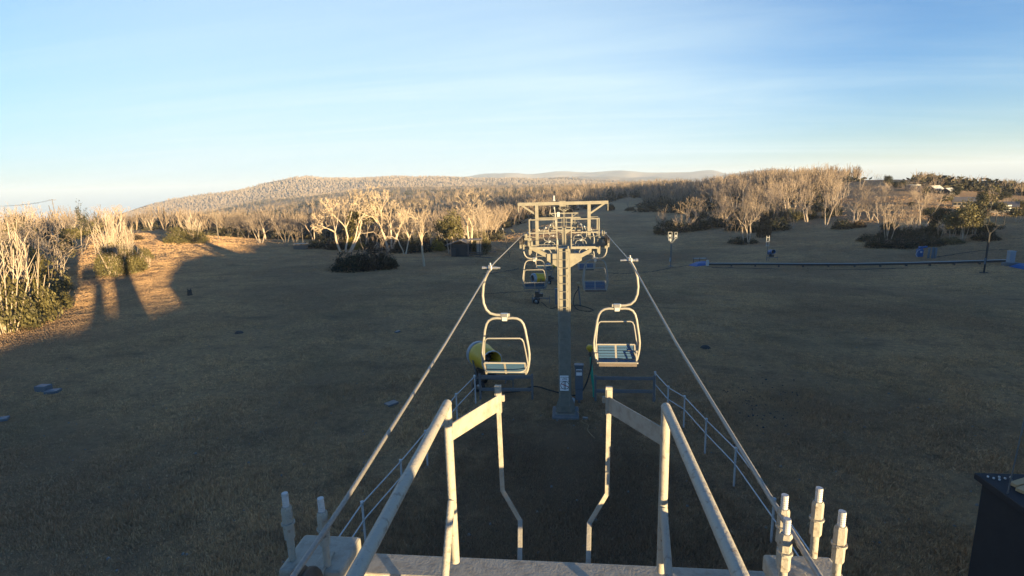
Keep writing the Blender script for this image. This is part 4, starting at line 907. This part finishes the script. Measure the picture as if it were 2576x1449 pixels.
# ---------------------------------------------------------------- snow guns
def snow_gun(x,y,head,label,body='gun_yellow',rear='gun_white',S=1.0,H=2.0,wheels=True,pitch=.0):
    z=gz(x,y);t=thing('snow_gun',label,'snow gun',(x,y,z))
    a=Vector((math.sin(head)*math.cos(pitch),math.cos(head)*math.cos(pitch),math.sin(pitch)));c=Vector((x,y,z+H));side=Vector((math.cos(head),-math.sin(head),0))
    L=1.0*S
    mb=MB();mb.lathe(c-a*L*.55,a,[(0,.50*S),(.10*S,.56*S),(.35*S,.55*S),(.75*S,.48*S),(1.25*S,.46*S),(1.28*S,.44*S),(1.25*S,.41*S),(.9*S,.40*S),(.35*S,.40*S)],32);mb.build('barrel',body,t)
    mb=MB();mb.lathe(c-a*L*.80,a,[(0,.36*S),(.0,.50*S),(.06*S,.565*S),(.30*S,.575*S),(.32*S,.55*S),(.28*S,.50*S)],32);mb.build('intake_ring',rear,t)
    mb=MB();mb.lathe(c-a*L*.3,a,[(-.3*S,0),(-.3*S,.40*S),(.12*S,.40*S)],28);mb.lathe(c-a*L*.2,a,[(0,.0),(.25*S,.17*S),(.5*S,.15*S),(.58*S,.05*S),(.58*S,0)],20)
    for k in range(9):
        q=math.radians(k*40);v=side*math.cos(q)+a.cross(side)*math.sin(q);mb.beam(c+v*.13*S,c+v*.40*S,.012,.2*S,up=a)
    mb.build('fan','dark_metal',t)
    mb=MB();mb.lathe(c+a*L*.70,a,[(0,.445*S),(.02*S,.47*S),(.05*S,.47*S),(.06*S,.44*S)],32)
    for k in range(18):
        q=math.radians(k*20);v=side*math.cos(q)+a.cross(side)*math.sin(q);mb.cyl(c+a*L*.73+v*.45*S,c+a*L*.80+v*.44*S,.014*S,6)
    mb.build('nozzle_ring','galvanised',t)
    mb=MB()
    for s in(-1,1): mb.beam(c+side*s*.57*S+Vector((0,0,-.05)),Vector((x,y,z+H-.85*S))+side*s*.40*S,.08,.05)
    mb.beam(Vector((x,y,z+H-.85*S))-side*.45*S,Vector((x,y,z+H-.85*S))+side*.45*S,.1,.08);mb.cyl((x,y,z+.6),(x,y,z+H-.8*S),.07,12);mb.build('yoke','galvanised_dull',t)
    mb=MB();mb.box((x,y+.1,z+.78),(.9*S,.6*S,.30),bev=.02);mb.box((x-.2,y,z+1.0),(.35,.3,.26),bev=.02);mb.build('control_box','dark_metal',t)
    mb=MB();mb.beam((x-.7,y,z+.5),(x+1.25*S,y-.05,z+.5),.08,.08);mb.beam((x-.5,y-.5,z+.45),(x-.5,y+.5,z+.45),.07,.07);mb.beam((x+.9*S,y-.4,z+.42),(x+.9*S,y+.4,z+.42),.06,.06)
    for sx_,sy_ in((-.6,-.55),(-.6,.55),(1.2*S,-.05)): mb.cyl((x+sx_,y+sy_,z),(x+sx_,y+sy_,z+.7),.03,8)
    mb.build('trailer_frame','galvanised_dull',t)
    if wheels:
        for s in(-1,1):
            mb=MB();mb.lathe((x-.25,y+s*.55-.09,z+.30),(0,1,0),[(0,.15),(0,.27),(.03,.30),(.15,.30),(.18,.27),(.18,.15)],20);w=mb.build('wheel','rubber',t)
            mb=MB();mb.lathe((x-.25,y+s*.55-.06,z+.30),(0,1,0),[(0,0),(0,.16),(.12,.16),(.12,0)],16);mb.build('rim','bright_metal',w)
    return t
snow_gun(-4.0,24.9,math.radians(147),'large yellow fan snow gun on a trailer, its dark barrel mouth towards the pylon',S=1.15,H=1.62,pitch=.03)
snow_gun(-2.45,47.5,math.radians(60),'second yellow snow gun with white rear ring, half behind a lift chair','gun_yellow','gun_white',.8,2.4)
snow_gun(-1.9,66,math.radians(40),'third yellow snow gun, tiny, far behind the pylon','gun_yellow','gun_white',.8,2.3)
q=on(1940,655);snow_gun(q[0],q[1],math.radians(172),'blue snow gun on the valley floor beside a thin post','gun_blue','gun_blue',.85,1.45,False,.25)
q=on(2312,648)
t=thing('snow_machine','small bright blue machine with a pale lever on the far valley side','machine',q);x,y,z=q
mb=MB();mb.box((x,y,z+.75),(.75,.7,1.2),bev=.06);mb.box((x+.05,y,z+1.55),(.5,.5,.5),bev=.08);mb.build('body','gun_blue',t)
mb=MB();mb.cyl((x+.1,y,z+1.6),(x+.95,y-.1,z+1.75),.16,14);mb.build('spout','gun_blue',t)
mb=MB();mb.tube([(x-.4,y-.2,z+.1),(x-.75,y-.3,z+.6),(x-.5,y-.3,z+1.2),(x-.2,y-.36,z+1.35)],.04,8);mb.box((x,y-.37,z+.95),(.3,.02,.3));mb.build('lever','plate_white',t)
for k,(a,h) in enumerate(((2335,1.7),(2345,1.8),(2352,1.7))):
    q=on(a,650);mb=MB();mb.lathe((q[0],q[1],q[2]-.1),(0,0,1),[(0,.16),(h,.16),(h+.05,.13),(h+.12,.05),(h+.12,0)],14)
    tag(mb.build('gas_cylinder','cabinet_grey'),'grey upright cylinder in a group of three beside the small blue machine','cylinder','grey cylinders by the blue machine')
# hoses and hydrants beyond the pylon
hydrant(1.15,46.5,'slim grey hydrant with a hose loop, beyond the pylon',2.2,'timber_bright','galvanised_dull')
hose([(1.1,46.5,gz(1.1,46.5)+1.6),(.75,46.3,gz(.7,46)+1.0),g0(.7,45.5,.3),g0(1.1,44.5),g0(2.0,44.2),g0(2.3,45),g0(1.2,46,.2),g0(.6,47)],.04,'black hose looping down from the slim grey hydrant')
x,y=-.75,45.5;z=gz(x,y);t=thing('electric_cabinet','small grey cabinet on a post beyond the pylon','cabinet',(x,y,z));mb=MB();mb.box((x,y,z+1.0),(.36,.3,1.3),bev=.02);mb.box((x,y,z+1.7),(.44,.38,.08),bev=.01);mb.build('body','cabinet_grey',t);mb=MB();mb.box((x,y,z+.15),(.12,.12,.5));mb.build('stand','galvanised_dull',t)
hose([g0(-.6,45.4,.2),g0(-1.2,45),g0(-1.6,45.4),g0(-2.2,46.5,.3)],.03,'black cable from the small grey cabinet to the second yellow snow gun','cable')
# ---------------------------------------------------------------- lamp masts, posts
def lamp_mast(bx,by,ty,label,heads,ladder=True,fm='plate_white'):
    q=on(bx,by);x,y,z=q;R=math.hypot(x-CAM[0],y);H=at_r(bx,ty,R)[2]-z;t=thing('lamp_mast',label,'mast',(x,y,z))
    mb=MB();mb.box((x,y,z+H*.42),(.16,.16,H*.84+.3),bev=.02);mb.lathe((x,y,z-.1),(0,0,1),[(0,.5),(.16,.45),(.2,.18),(.2,0)],14);mb.build('column','galvanised_dull' if ladder else 'rubber',t)
    if ladder:
        mb=MB()
        for s in(-1,1): mb.box((x+s*.15,y-.18,z+H*.5),(.03,.03,H*.68))
        k=z+H*.2
        while k<z+H*.82: mb.cyl((x-.15,y-.18,k),(x+.15,y-.18,k),.014,6);k+=.3
        mb.build('ladder','tower_paint',t)
    mb=MB();mb.box((x-.14,y-.12,z+H*.26),(.16,.12,H*.12));mb.box((x-.2,y-.16,z+H*.2),(.14,.1,.16));mb.build('fuse_box','cabinet_grey' if not ladder else 'plate_white',t)
    for hx,hz,w,h in heads:
        mb=MB();cx,cz=x+hx,z+H+hz
        for s in(-1,1): mb.box((cx+s*w/2,y,cz),(.05,.07,h));mb.box((cx,y,cz+s*h/2),(w+.05,.07,.05))
        (mb.box((cx,y,cz-h*.12),(w*.5,.10,h*.35)) if ladder else None);mb.beam((x,y,z+H*.82),(cx,y,cz-h/2),.05,.05);mb.build('lamp_frame',fm,t)
    return t
lamp_mast(1687,670,600,'lamp mast with ladder and two open lamp frames at the end of the long pipe',[(-.24,.62,.62,.95),(.72,.55,.42,1.0),(-.2,-.1,.5,.5)])
lamp_mast(2475,686,568,'tall dark lamp mast with an open square frame in front of the long pipe',[(1.0,.75,1.0,1.3),(-.55,.6,.5,.8)],False,'rubber')
q=on(1929,656);x,y,z=q;t=thing('marker_post','thin post topped by a small pale ladder frame beside the blue snow gun','post',q)
mb=MB();mb.cyl((x,y,z-.1),(x,y,z+3.0),.05,8);mb.build('pole','galvanised_dull',t)
mb=MB();H=at_r(1928,595,math.hypot(x-CAM[0],y))[2]-z
for s in(-1,1): mb.box((x-.05+s*.22,y,z+H-.8),(.06,.05,1.9))
for k in range(3): mb.box((x-.05,y,z+H-1.6+k*.72),(.44,.05,.07))
mb.build('frame','plate_white',t)
# power poles
def power_pole(bx,by,ty,label,arm=2.2):
    q=on(bx,by);x,y,z=q;R=math.hypot(x-CAM[0],y);H=at_r(bx,ty,R)[2]-z;t=thing('power_pole',label,'pole',(x,y,z))
    mb=MB();mb.cyl((x,y,z-.3),(x,y,z+H),.17,10,.13);mb.build('pole','timber_pole',t)
    d=Vector((.8,.6,0)).normalized();p=Vector((x,y,z+H-.5));mb=MB();mb.beam(p-d*arm/2,p+d*arm/2,.12,.14);mb.beam(p-d*arm*.35,p+Vector((0,0,-.8)),.05,.05);mb.beam(p+d*arm*.35,p+Vector((0,0,-.8)),.05,.05);mb.build('crossarm','timber_pole',t)
    for k in(-.45,0,.45):
        mb=MB();mb.lathe(p+d*arm*k+Vector((0,0,.05)),(0,0,1),[(0,.03),(.03,.07),(.10,.07),(.14,.03),(.2,.03),(.2,0)],10);mb.build('insulator','plate_white',t)
    return p
pA=power_pole(550,602,533,'timber power pole standing at the far edge of the sunlit meadow')
pB=power_pole(148,590,500,'timber power pole rising above the wood on the skyline',3.4)
power_pole(197,595,548,'short timber pole half hidden in the wood behind the meadow',1.4)
mb=MB()
for k in(-1.5,0,1.5):
    a=Vector(pB)+Vector((.4,.3,0))*k+Vector((0,0,.25));b=Vector(at_r(-140,520,150))+Vector((.4,.3,0))*k;mb.tube([a.lerp(b,i/10)+Vector((0,0,-1.2*4*(i/10)*(1-i/10))) for i in range(11)],.03,4)
tag(mb.build('power_line','dark_metal'),'power line wires running off from the skyline power pole','cable')
# slope marker stakes
q=on(1283,648);x,y,z=q;R=math.hypot(x-CAM[0],y);e=Vector(at_r(1265,577,R));t=thing('slope_stake','thin leaning slope stake with a pale tip beside the haul rope','stake',q)
mb=MB();mb.cyl(Vector(q)-Vector((0,0,.1)),e,.05,8);mb.build('shaft','timber_grey',t);mb=MB();d=(e-Vector(q)).normalized();mb.cyl(e-d*.1,e+d*.25,.06,8);mb.build('tip','plate_white',t)
# ---------------------------------------------------------------- long pipe across the valley, blue mats, cabinet
P=[on(x,y,.25) for x,y in((1781,667),(1900,667),(2020,668),(2150,668),(2280,666),(2400,663),(2530,659))]
t=thing('pipe','long dark snowmaking pipe lying across the valley floor','pipe',on(1781,667))
mb=MB();mb.tube([(a,b,gz(a,b)+.40) for a,b,_ in P],.15,10);mb.build('barrel','dark_metal',t)
mb=MB();mb.tube([(a,b,gz(a,b)+.58) for a,b,_ in P],.06,6);mb.build('top_strip','galvanised',t)
for i in range(len(P)-1):
    for u in(.0,.5):
        a=Vector(P[i]).lerp(Vector(P[i+1]),u);mb=MB();mb.box((a.x,a.y,gz(a.x,a.y)+.1),(.2,.3,.5));mb.build('support','timber_grey',t)
q=P[0];mb=MB();mb.box((q[0]-.1,q[1],gz(q[0],q[1])+.6),(.4,.5,1.0),bev=.05);mb.build('end_flange','plate_white',t)
def tarp(pts,label,bump_=.3):
    Q=[on(*p) for p in pts];mb=MB();n=len(Q);c=sum((Vector(p) for p in Q),Vector())/n;r=random.Random(5)
    V=[Vector((p[0],p[1],gz(p[0],p[1])+.03)) for p in Q]+[c.lerp(Vector(p),.55)+Vector((0,0,bump_*r.uniform(.6,1.3))) for p in Q]+[c+Vector((0,0,bump_*1.2))]+[Vector((p[0],p[1],gz(p[0],p[1])-.1)) for p in Q]
    F=[(i,(i+1)%n,n+(i+1)%n,n+i) for i in range(n)]+[(n+i,n+(i+1)%n,2*n) for i in range(n)]+[(2*n+1+i,2*n+1+(i+1)%n,(i+1)%n,i) for i in range(n)]
    mb.add(V,F);return tag(mb.build('tarpaulin','mat_blue'),label,'tarpaulin')
tarp([(1730,668),(1745,662),(1772,659),(1786,661),(1779,667),(1752,671)],'crumpled blue tarpaulin at the pylon end of the long pipe')
tarp([(2538,671),(2556,665),(2590,668),(2610,674),(2575,678)],'blue tarpaulin at the far end of the long pipe beside a grey cabinet')
q=on(1760,660);t=thing('barrier','low pale barrier rail standing over the blue tarpaulin','barrier',q);x,y,z=q
mb=MB();mb.box((x,y,z+.75),(2.4,.06,.14));mb.build('rail','plate_white',t)
for dx in(-1.1,.0,1.1): mb=MB();mb.box((x+dx,y,z+.35),(.07,.07,1.0));mb.build('leg','dark_metal',t)
q=on(2540,668);x,y,z=q;t=thing('pump_cabinet','tall pale grey pump cabinet at the far end of the long pipe','cabinet',q)
mb=MB();mb.box((x,y,z+1.2),(.72,.6,1.5),bev=.04);mb.box((x,y,z+1.98),(.8,.68,.08),bev=.02);mb.build('body','gun_white',t);mb=MB();mb.box((x,y-.05,z+.2),(1.6,1.0,.5),bev=.03);mb.build('base','galvanised_dull',t)
# ---------------------------------------------------------------- shed, old box, bits in the grass
q=on(1172,646);x,y,z=q;t=thing('shed','small weathered timber shed with an open front at the edge of the slope','shed',q)
mb=MB();mb.box((x-1.0,y+1.2,z+1.1),(2.6,2.2,2.3));mb.box((x-2.0,y+.2,z+.7),(.9,1.2,1.5));mb.build('wall','wall_dark',t)
mb=MB();mb.prism([(-2.9,2.05),(-.2,2.95),(1.0,2.35),(1.0,2.25),(-.2,2.83),(-2.9,1.93)],(x-.6,y+1.1,z),(1,0,0),(0,0,1),(0,1,0),2.8);mb.box((x+1.5,y+.9,z+2.9),(2.2,2.4,.12));mb.build('roof','tin_roof',t)
for a,b in((.5,-.2),(2.5,-.2),(.5,2.0),(2.5,2.0)): mb=MB();mb.box((x+a,y+b,z+1.4),(.16,.16,3.0));mb.build('post','timber_grey',t)
for h in(.35,.75): mb=MB();mb.box((x+1.5,y-.25,z+h),(2.6,.08,.14));mb.build('rail','timber_grey',t)
mb=MB();mb.box((x+2.1,y+1.2,z+1.5),(.7,.5,2.2));mb.build('panel','wall_cream',t)
for i,(a,b,L,an,lab) in enumerate(((1228,636,3.0,.1,'pale plank lying in the grass beside the shed'),(1218,650,3.5,-.5,'grey pole lying in the grass below the shed'))):
    q=on(a,b);mb=MB();d=Vector((math.cos(an),math.sin(an),0));p=Vector((q[0],q[1],q[2]+.2));mb.beam(p-d*L/2,p+d*L/2,.2,.12);tag(mb.build('plank','timber_pole' if i==0 else 'timber_grey'),lab,'plank')
q=on(757,627);x,y,z=q;t=thing('storage_box','old grey storage box at the meadow end of the tree line','box',q);mb=MB();mb.box((x,y,z+.5),(2.4,1.4,1.1),bev=.05);mb.build('body','timber_pole',t);mb=MB();mb.box((x,y,z+1.1),(2.6,1.6,.12),bev=.03);mb.build('lid','galvanised_dull',t)
q=on(764,626);t=thing('slope_stake','thin grey stake standing beside the old storage box','stake',q);mb=MB();mb.cyl((q[0],q[1],q[2]-.1),(q[0],q[1],q[2]+4.6),.07,8);mb.build('shaft','timber_pole',t)
q=on(478,743);x,y,z=q;t=thing('tree_stump','small dark tree stump on the edge of the building shadow','stump',q)
mb=MB();mb.lathe((x,y,z-.1),(0,0,1),[(0,.32),(.15,.24),(.45,.20),(.62,.22),(.66,.12),(.6,0)],11);mb.build('stem','wall_dark',t);mb=MB();mb.tube([(x+.12,y,z+.5),(x+.2,y,z+.72)],[.05,.03],6);mb.tube([(x-.12,y,z+.5),(x-.17,y,z+.70)],[.05,.03],6);mb.build('snag','wall_dark',t)
for i,(a,b,w,d,h,lab) in enumerate(((111,984,.62,.45,.26,'raised grey pit lid in the shaded grass'),(134,989,.62,.45,.10,'flat pale pit lid touching the raised grey one'),(8,1059,.42,.42,.08,'small square pale lid in the grass, alone near the meadow wood side'),(985,1019,.55,.42,.05,'flat grey lid in the grass near the haul rope'),(1000,837,.4,.25,.06,'tiny pale slab in the grass on the open slope'))):
    q=on(a,b);mb=MB();mb.box((q[0],q[1],gz(q[0],q[1])+h/2+.04),(w,d,h+.05),Matrix.Rotation(.3*i,3,'Z'),.02);tag(mb.build('pit_lid','cabinet_grey' if i!=3 else 'galvanised_dull'),lab,'lid')
for i,(a,b,s,lab) in enumerate(((1775,876,.30,'small dark boulder on the open slope beyond the exit fence'),(602,838,.30,'small dark boulder on the shaded slope below the bush'),(940,681,.45,'pale stone at the foot of the dark bush'),(905,682,.4,'pale stone beside the first one under the dark bush'))):
    q=on(a,b);r=random.Random(i);mb=MB();mb.lathe((q[0],q[1],gz(q[0],q[1])-.05),(r.gauss(0,.1),r.gauss(0,.1),1),[(0,s*1.1),(s*.3,s*1.0),(s*.6,s*.7),(s*.75,s*.3),(s*.78,0)],9,False);tag(mb.build('rock','wall_dark' if i<2 else 'rock'),lab,'rock')
# drains scratched across the slope, loose stones
def drain(pts,w,seed):
    P=[];r=random.Random(seed)
    for a,b in zip(pts[:-1],pts[1:]):
        for k in range(10): P.append(on(a[0]+(b[0]-a[0])*k/10,a[1]+(b[1]-a[1])*k/10+r.gauss(0,.35)))
    V=[];n=len(P)
    for i in range(n):
        d=Vector(P[min(i+1,n-1)])-Vector(P[max(i-1,0)]);s=Vector((-d.y,d.x,0)).normalized()*w*r.uniform(.3,.9)
        for q in(Vector(P[i])-s,Vector(P[i])+s): V.append((q.x,q.y,gz(q.x,q.y)+.05))
    o=MB().add(V,[(2*i,2*i+1,2*i+3,2*i+2) for i in range(n-1)]).build('drain','drain_earth');tag(o,'dark shallow drain cut across the grass slope',None,None,'structure')
mat('drain_earth',(.035,.03,.024),.95,0,(.11,.09,.06),1.5,.5)
drain([(1500,684),(1560,690),(1640,684),(1700,672),(1735,668)],.35,1);drain([(1200,742),(1290,736),(1390,729),(1440,716)],.18,2);drain([(2352,648),(2420,637),(2480,630),(2540,628)],.4,3);drain([(1215,690),(1270,684),(1310,676)],.3,4);drain([(1790,674),(1950,677),(2150,679),(2300,674)],.5,5)
mat('rock_dark',(.10,.10,.105),.9,0,(.05,.05,.055),4,.4)
def stones(name,label,n,px,s0,s1,seed,m):
    r=random.Random(seed);mb=MB()
    for _ in range(n):
        if callable(px): a,b=px(r)
        else: a,b=r.gauss(px[0],px[2]),r.gauss(px[1],px[3])
        q=at_z(a,b,0.);x,y=q[0],q[1];z=gz(x,y);s=r.uniform(s0,s1);c=Vector((x,y,z+s*.2));k=r.randint(5,7);ph=r.random()*6
        V=[c+Vector((math.cos(ph+6.28*j/k)*s*r.uniform(.7,1.2),math.sin(ph+6.28*j/k)*s*r.uniform(.6,1),-s*.4)) for j in range(k)]
        U=[c+(v-c)*r.uniform(.4,.75)+Vector((0,0,s*r.uniform(.5,.9))) for v in V]
        mb.add(V+U,[(j,(j+1)%k,k+(j+1)%k,k+j) for j in range(k)]+[tuple(range(k,2*k))])
    tag(mb.build(name,m),label,None,None,'stuff')
stones('gravel','patch of loose grey stones in the grass beyond the exit fence',150,(1910,1015,70,32),.02,.07,4,'rock_dark')
stones('stones','pale pebbles and bits strewn thinly over the grass slope',260,lambda r:(r.uniform(100,2500),r.choice([r.uniform(800,1100),r.uniform(1000,1440)])),.025,.07,6,'rock')
# ---------------------------------------------------------------- buildings on the opposite hill
q=on(2295,480);x,y,z=q;t=thing('water_tank','dark round water tank on the hilltop','water tank',q)
K=proj(q)[2]/F0;mb=MB();mb.lathe((x,y,z-1.5),(0,0,1),[(0,16*K),(14*K+1.5,16*K),(14*K+1.5,15.5*K)],40,True);mb.build('shell','tank_grey',t)
mb=MB();mb.lathe((x,y,z+14*K),(0,0,1),[(0,16.5*K),(.14,16.5*K),(1.5*K,0)],40,False);mb.build('roof','tin_pale',t)
def shed(bx,by,w,d,h,rise_,rot,label,roofm,wallm,wins=0):
    q=on(bx,by);x,y,z=q;t=thing('building',label,'building',q);R=Matrix.Rotation(rot,3,'Z');c=Vector(q);f=lambda a:c+R@Vector(a)
    mb=MB();mb.box(f((0,0,h/2-.6)),(w,d,h+1.2),R);mb.prism([(-d/2,h),(d/2,h),(0,h+rise_)],f((0,0,0)),R@Vector((0,1,0)),(0,0,1),R@Vector((1,0,0)),w-.02);mb.build('wall',wallm,t)
    mb=MB()
    for s in(-1,1):
        L=math.hypot(d/2+.5,rise_);a=f((0,s*(d/4+.2),h+rise_/2+.02-.02*rise_));an=-s*math.atan2(rise_,d/2);mb.box(a,(w+.8,L,.12),R@Matrix.Rotation(an,3,'X'))
    mb.build('roof',roofm,t)
    for k in range(wins):
        u=-w/2+w*(k+.5)/wins;mb=MB();mb.box(f((u,-d/2-.03,h*.55)),(min(1.4,w/wins*.6),.06,h*.4),R);mb.build('window','window_glass',t)
    return t
def shed_px(bx,by,wpx,dpx,h,rise_,rot,*r,**k):
    q=on(bx,by);m_=proj(q)[2]/F0;return shed(bx,by,wpx*m_,dpx*m_,h*m_,rise_*m_,rot,*r,**k)
shed_px(2350,484,30,20,9,7,.5,'shed with a sunlit pale roof nearest the water tank','tin_pale','wall_dark',wins=2)
shed_px(2384,488,26,18,8,6,.6,'second shed with a bright pale roof, lower on the hill','tin_pale','wall_dark',wins=2)
shed_px(2428,520,50,22,14,9,-.5,'long low building with a grey roof on the hillside','tin_roof','wall_cream',wins=6)
shed_px(2522,535,50,26,16,10,-.6,'long cream building end-on beside the road at the hill foot','tin_roof','wall_cream',wins=4)
q=on(2532,540);x,y,z=q;t=thing('slat_sign','white slatted barrier standing on the hill track','barrier',q)
for k in range(3): mb=MB();mb.box((x,y,z+.9+k*.62),(1.7,.06,.26));mb.build('slat','plate_white',t)
for s in(-.7,.7): mb=MB();mb.box((x+s,y+.06,z+1.1),(.1,.08,2.6));mb.build('post','dark_metal',t)
# ---------------------------------------------------------------- hut roof corner beside the lift, with its stay wire
t=thing('hut','black hut with two timber battens on its roof beside the lift ramp','hut',(9.9,9.2,0))
mb=MB();mb.box((9.98,9.2,1.95),(3.0,3.0,3.9),None,.03);mb.build('wall','roof_black',t)
mb=MB();mb.box((9.95,9.2,3.97),(3.16,3.16,.14),None,.02);mb.build('roof','roof_black',t)
for q in(((2549,1220),(2625,1196)),((2565,1235),(2645,1206))):
    a,b=Vector(at_z(*q[0],4.08)),Vector(at_z(*q[1],4.08));mb=MB();mb.beam(a,b,.13,.06);mb.build('batten','timber_bright',t)
mb=MB()
for k in range(7): mb.lathe((8.5+.07*k,10.6-.05*(k%3),4.04),(0,0,1),[(0,.02),(.03,.02),(.04,0)],6)
mb.build('roof_screw','bright_metal',t)
a=Vector(at_z(2535,1241,4.05));b=Vector(at_y(2576,1058,9.6));mb=MB();mb.cyl(a,b+(b-a)*1.2,.014,6);tag(mb.build('stay_wire','bright_metal'),'thin stay wire rising from the black hut roof','wire')
# ---------------------------------------------------------------- behind the camera: unseen shapes that cast shade on slope, chairs and near rope
e1=(su(0,1)-su(0,0)).normalized();e2=(su(1,0)-su(0,0)).normalized();R=Matrix((e1,e2,Vector((0,0,1)))).transposed()
c=su(-13,25);t=thing('lodge','long gabled lodge behind the lift station, known by its shadow on the slope, roof steps added to shade the chairs','building',(c.x,c.y,0))
roofline=[(4.75,3.9),(6.46,4.65),(9,5.45),(11.6,5.6),(13,5.85),(13.8,5.75),(15.5,5.4),(15.55,6.3),(16.5,6.35),(16.55,7.3),(18.6,7.4),(18.65,5.6),(21,5.5),(24,6.0),(30.5,6.05),(36.5,5.8),(44,5.9)];RL=[(u,w+13*TS) for u,w in roofline]  # unseen roof; steps and raised ridge are shaped to shade the chairs
mb=MB();mb.prism([(4.95,0)]+[(u+.1*(u<5),z-.12) for u,z in RL]+[(44,0)],su(-13,0,0),e1,(0,0,1),e2,9.0);mb.build('wall','wall_cream',t)
mb=MB()
for (a,b),(c_,d) in zip(RL[:-1],RL[1:]):
    if c_-a<.3: continue
    mb.add([su(-13+q,u,z+k) for u,z in((a,b),(c_,d)) for q in(-4.9,4.9) for k in(-.10,0)],[(0,1,3,2),(4,6,7,5),(0,4,5,1),(2,3,7,6),(1,5,7,3),(0,2,6,4)])
mb.build('roof','tin_roof',t)
mb=MB();mb.beam(su(-13,5.2,4.6),su(-13,2.6,6.6),.16,.16);mb.build('antenna','galvanised',t)  # antenna slanting up from the lodge corner, unseen but for its shadow
for k in range(6): mb=MB();mb.box(su(-8.47,10+k*5.6,2.2),(1.8,.06,1.4),R);mb.build('window','window_glass',t)
c=su(-9,-1.5);t=thing('shadow_column','unseen box on a stout column behind the lift station, added to cast its shadow on the slope','sign',(c.x,c.y,0))  # unseen stand-in for whatever throws the box-on-pole shadow
mb=MB();mb.box(su(-9,-1.45,2.65),(.95,.6,5.4),R,.02);mb.build('column','tower_paint',t)
mb=MB();mb.box(su(-9,-2.55,5.72),(2.05,.8,1.4),R,.03);mb.build('cabinet','cabinet_grey',t)
mb=MB();mb.beam(su(-9,-1.0,5.4),su(-9,.1,5.0),.16,.16);mb.build('bracket','tower_paint',t)
c=su(-7,.8);t=thing('shadow_block','unseen narrow tapered block behind the lift station, added to cast its shadow on the slope','building',(c.x,c.y,0))  # unseen tapered block, shaped after the shadow it has to throw
mb=MB();mb.prism([(-1.0,0),(1.0,0),(.90,5.2),(-.88,5.28)],su(-7,.8,0),e1,(0,0,1),e2,2.0);mb.build('wall','wall_cream',t)
mb=MB();mb.prism([(-.95,5.29),(.95,5.2),(.95,5.28),(-.95,5.37)],su(-7,.8,0),e1,(0,0,1),e2,2.3);mb.build('roof','tin_roof',t)
c=su(-1.1,.1);t=thing('rope_shade_box','unseen grey box just behind the camera, added to shade the near rope and handrail','box',(c.x,c.y,7.6))  # unseen box added to keep the near rope and left rail in shade
mb=MB();mb.box(su(-1.1,.12,8.42),(2.05,.5,1.05),R,.03);mb.build('body','cabinet_grey',t)
mb=MB();mb.box(su(-1.1,.12,7.7),(.3,.3,.5),R);mb.box(su(-.6,.12,7.45),(.3,2.0,.2),R);mb.build('bracket','steel_paint',t)
# ---------------------------------------------------------------- evening haze in the valley air
hm=bpy.data.materials.new('haze');hm.use_nodes=True;n,l=hm.node_tree.nodes,hm.node_tree.links
for k in list(n): n.remove(k)
o_=n.new('ShaderNodeOutputMaterial');v=n.new('ShaderNodeVolumePrincipled');v.inputs['Color'].default_value=(.64,.77,.95,1);v.inputs['Density'].default_value=HAZE;v.inputs['Anisotropy'].default_value=0;l.new(v.outputs[0],o_.inputs['Volume']);MATS['haze']=hm
mb=MB();mb.box((0,3500,(140-380)/2),(20000,13000,520));tag(mb.build('haze','haze'),'thin pale evening haze filling the valley',None,None,'stuff')
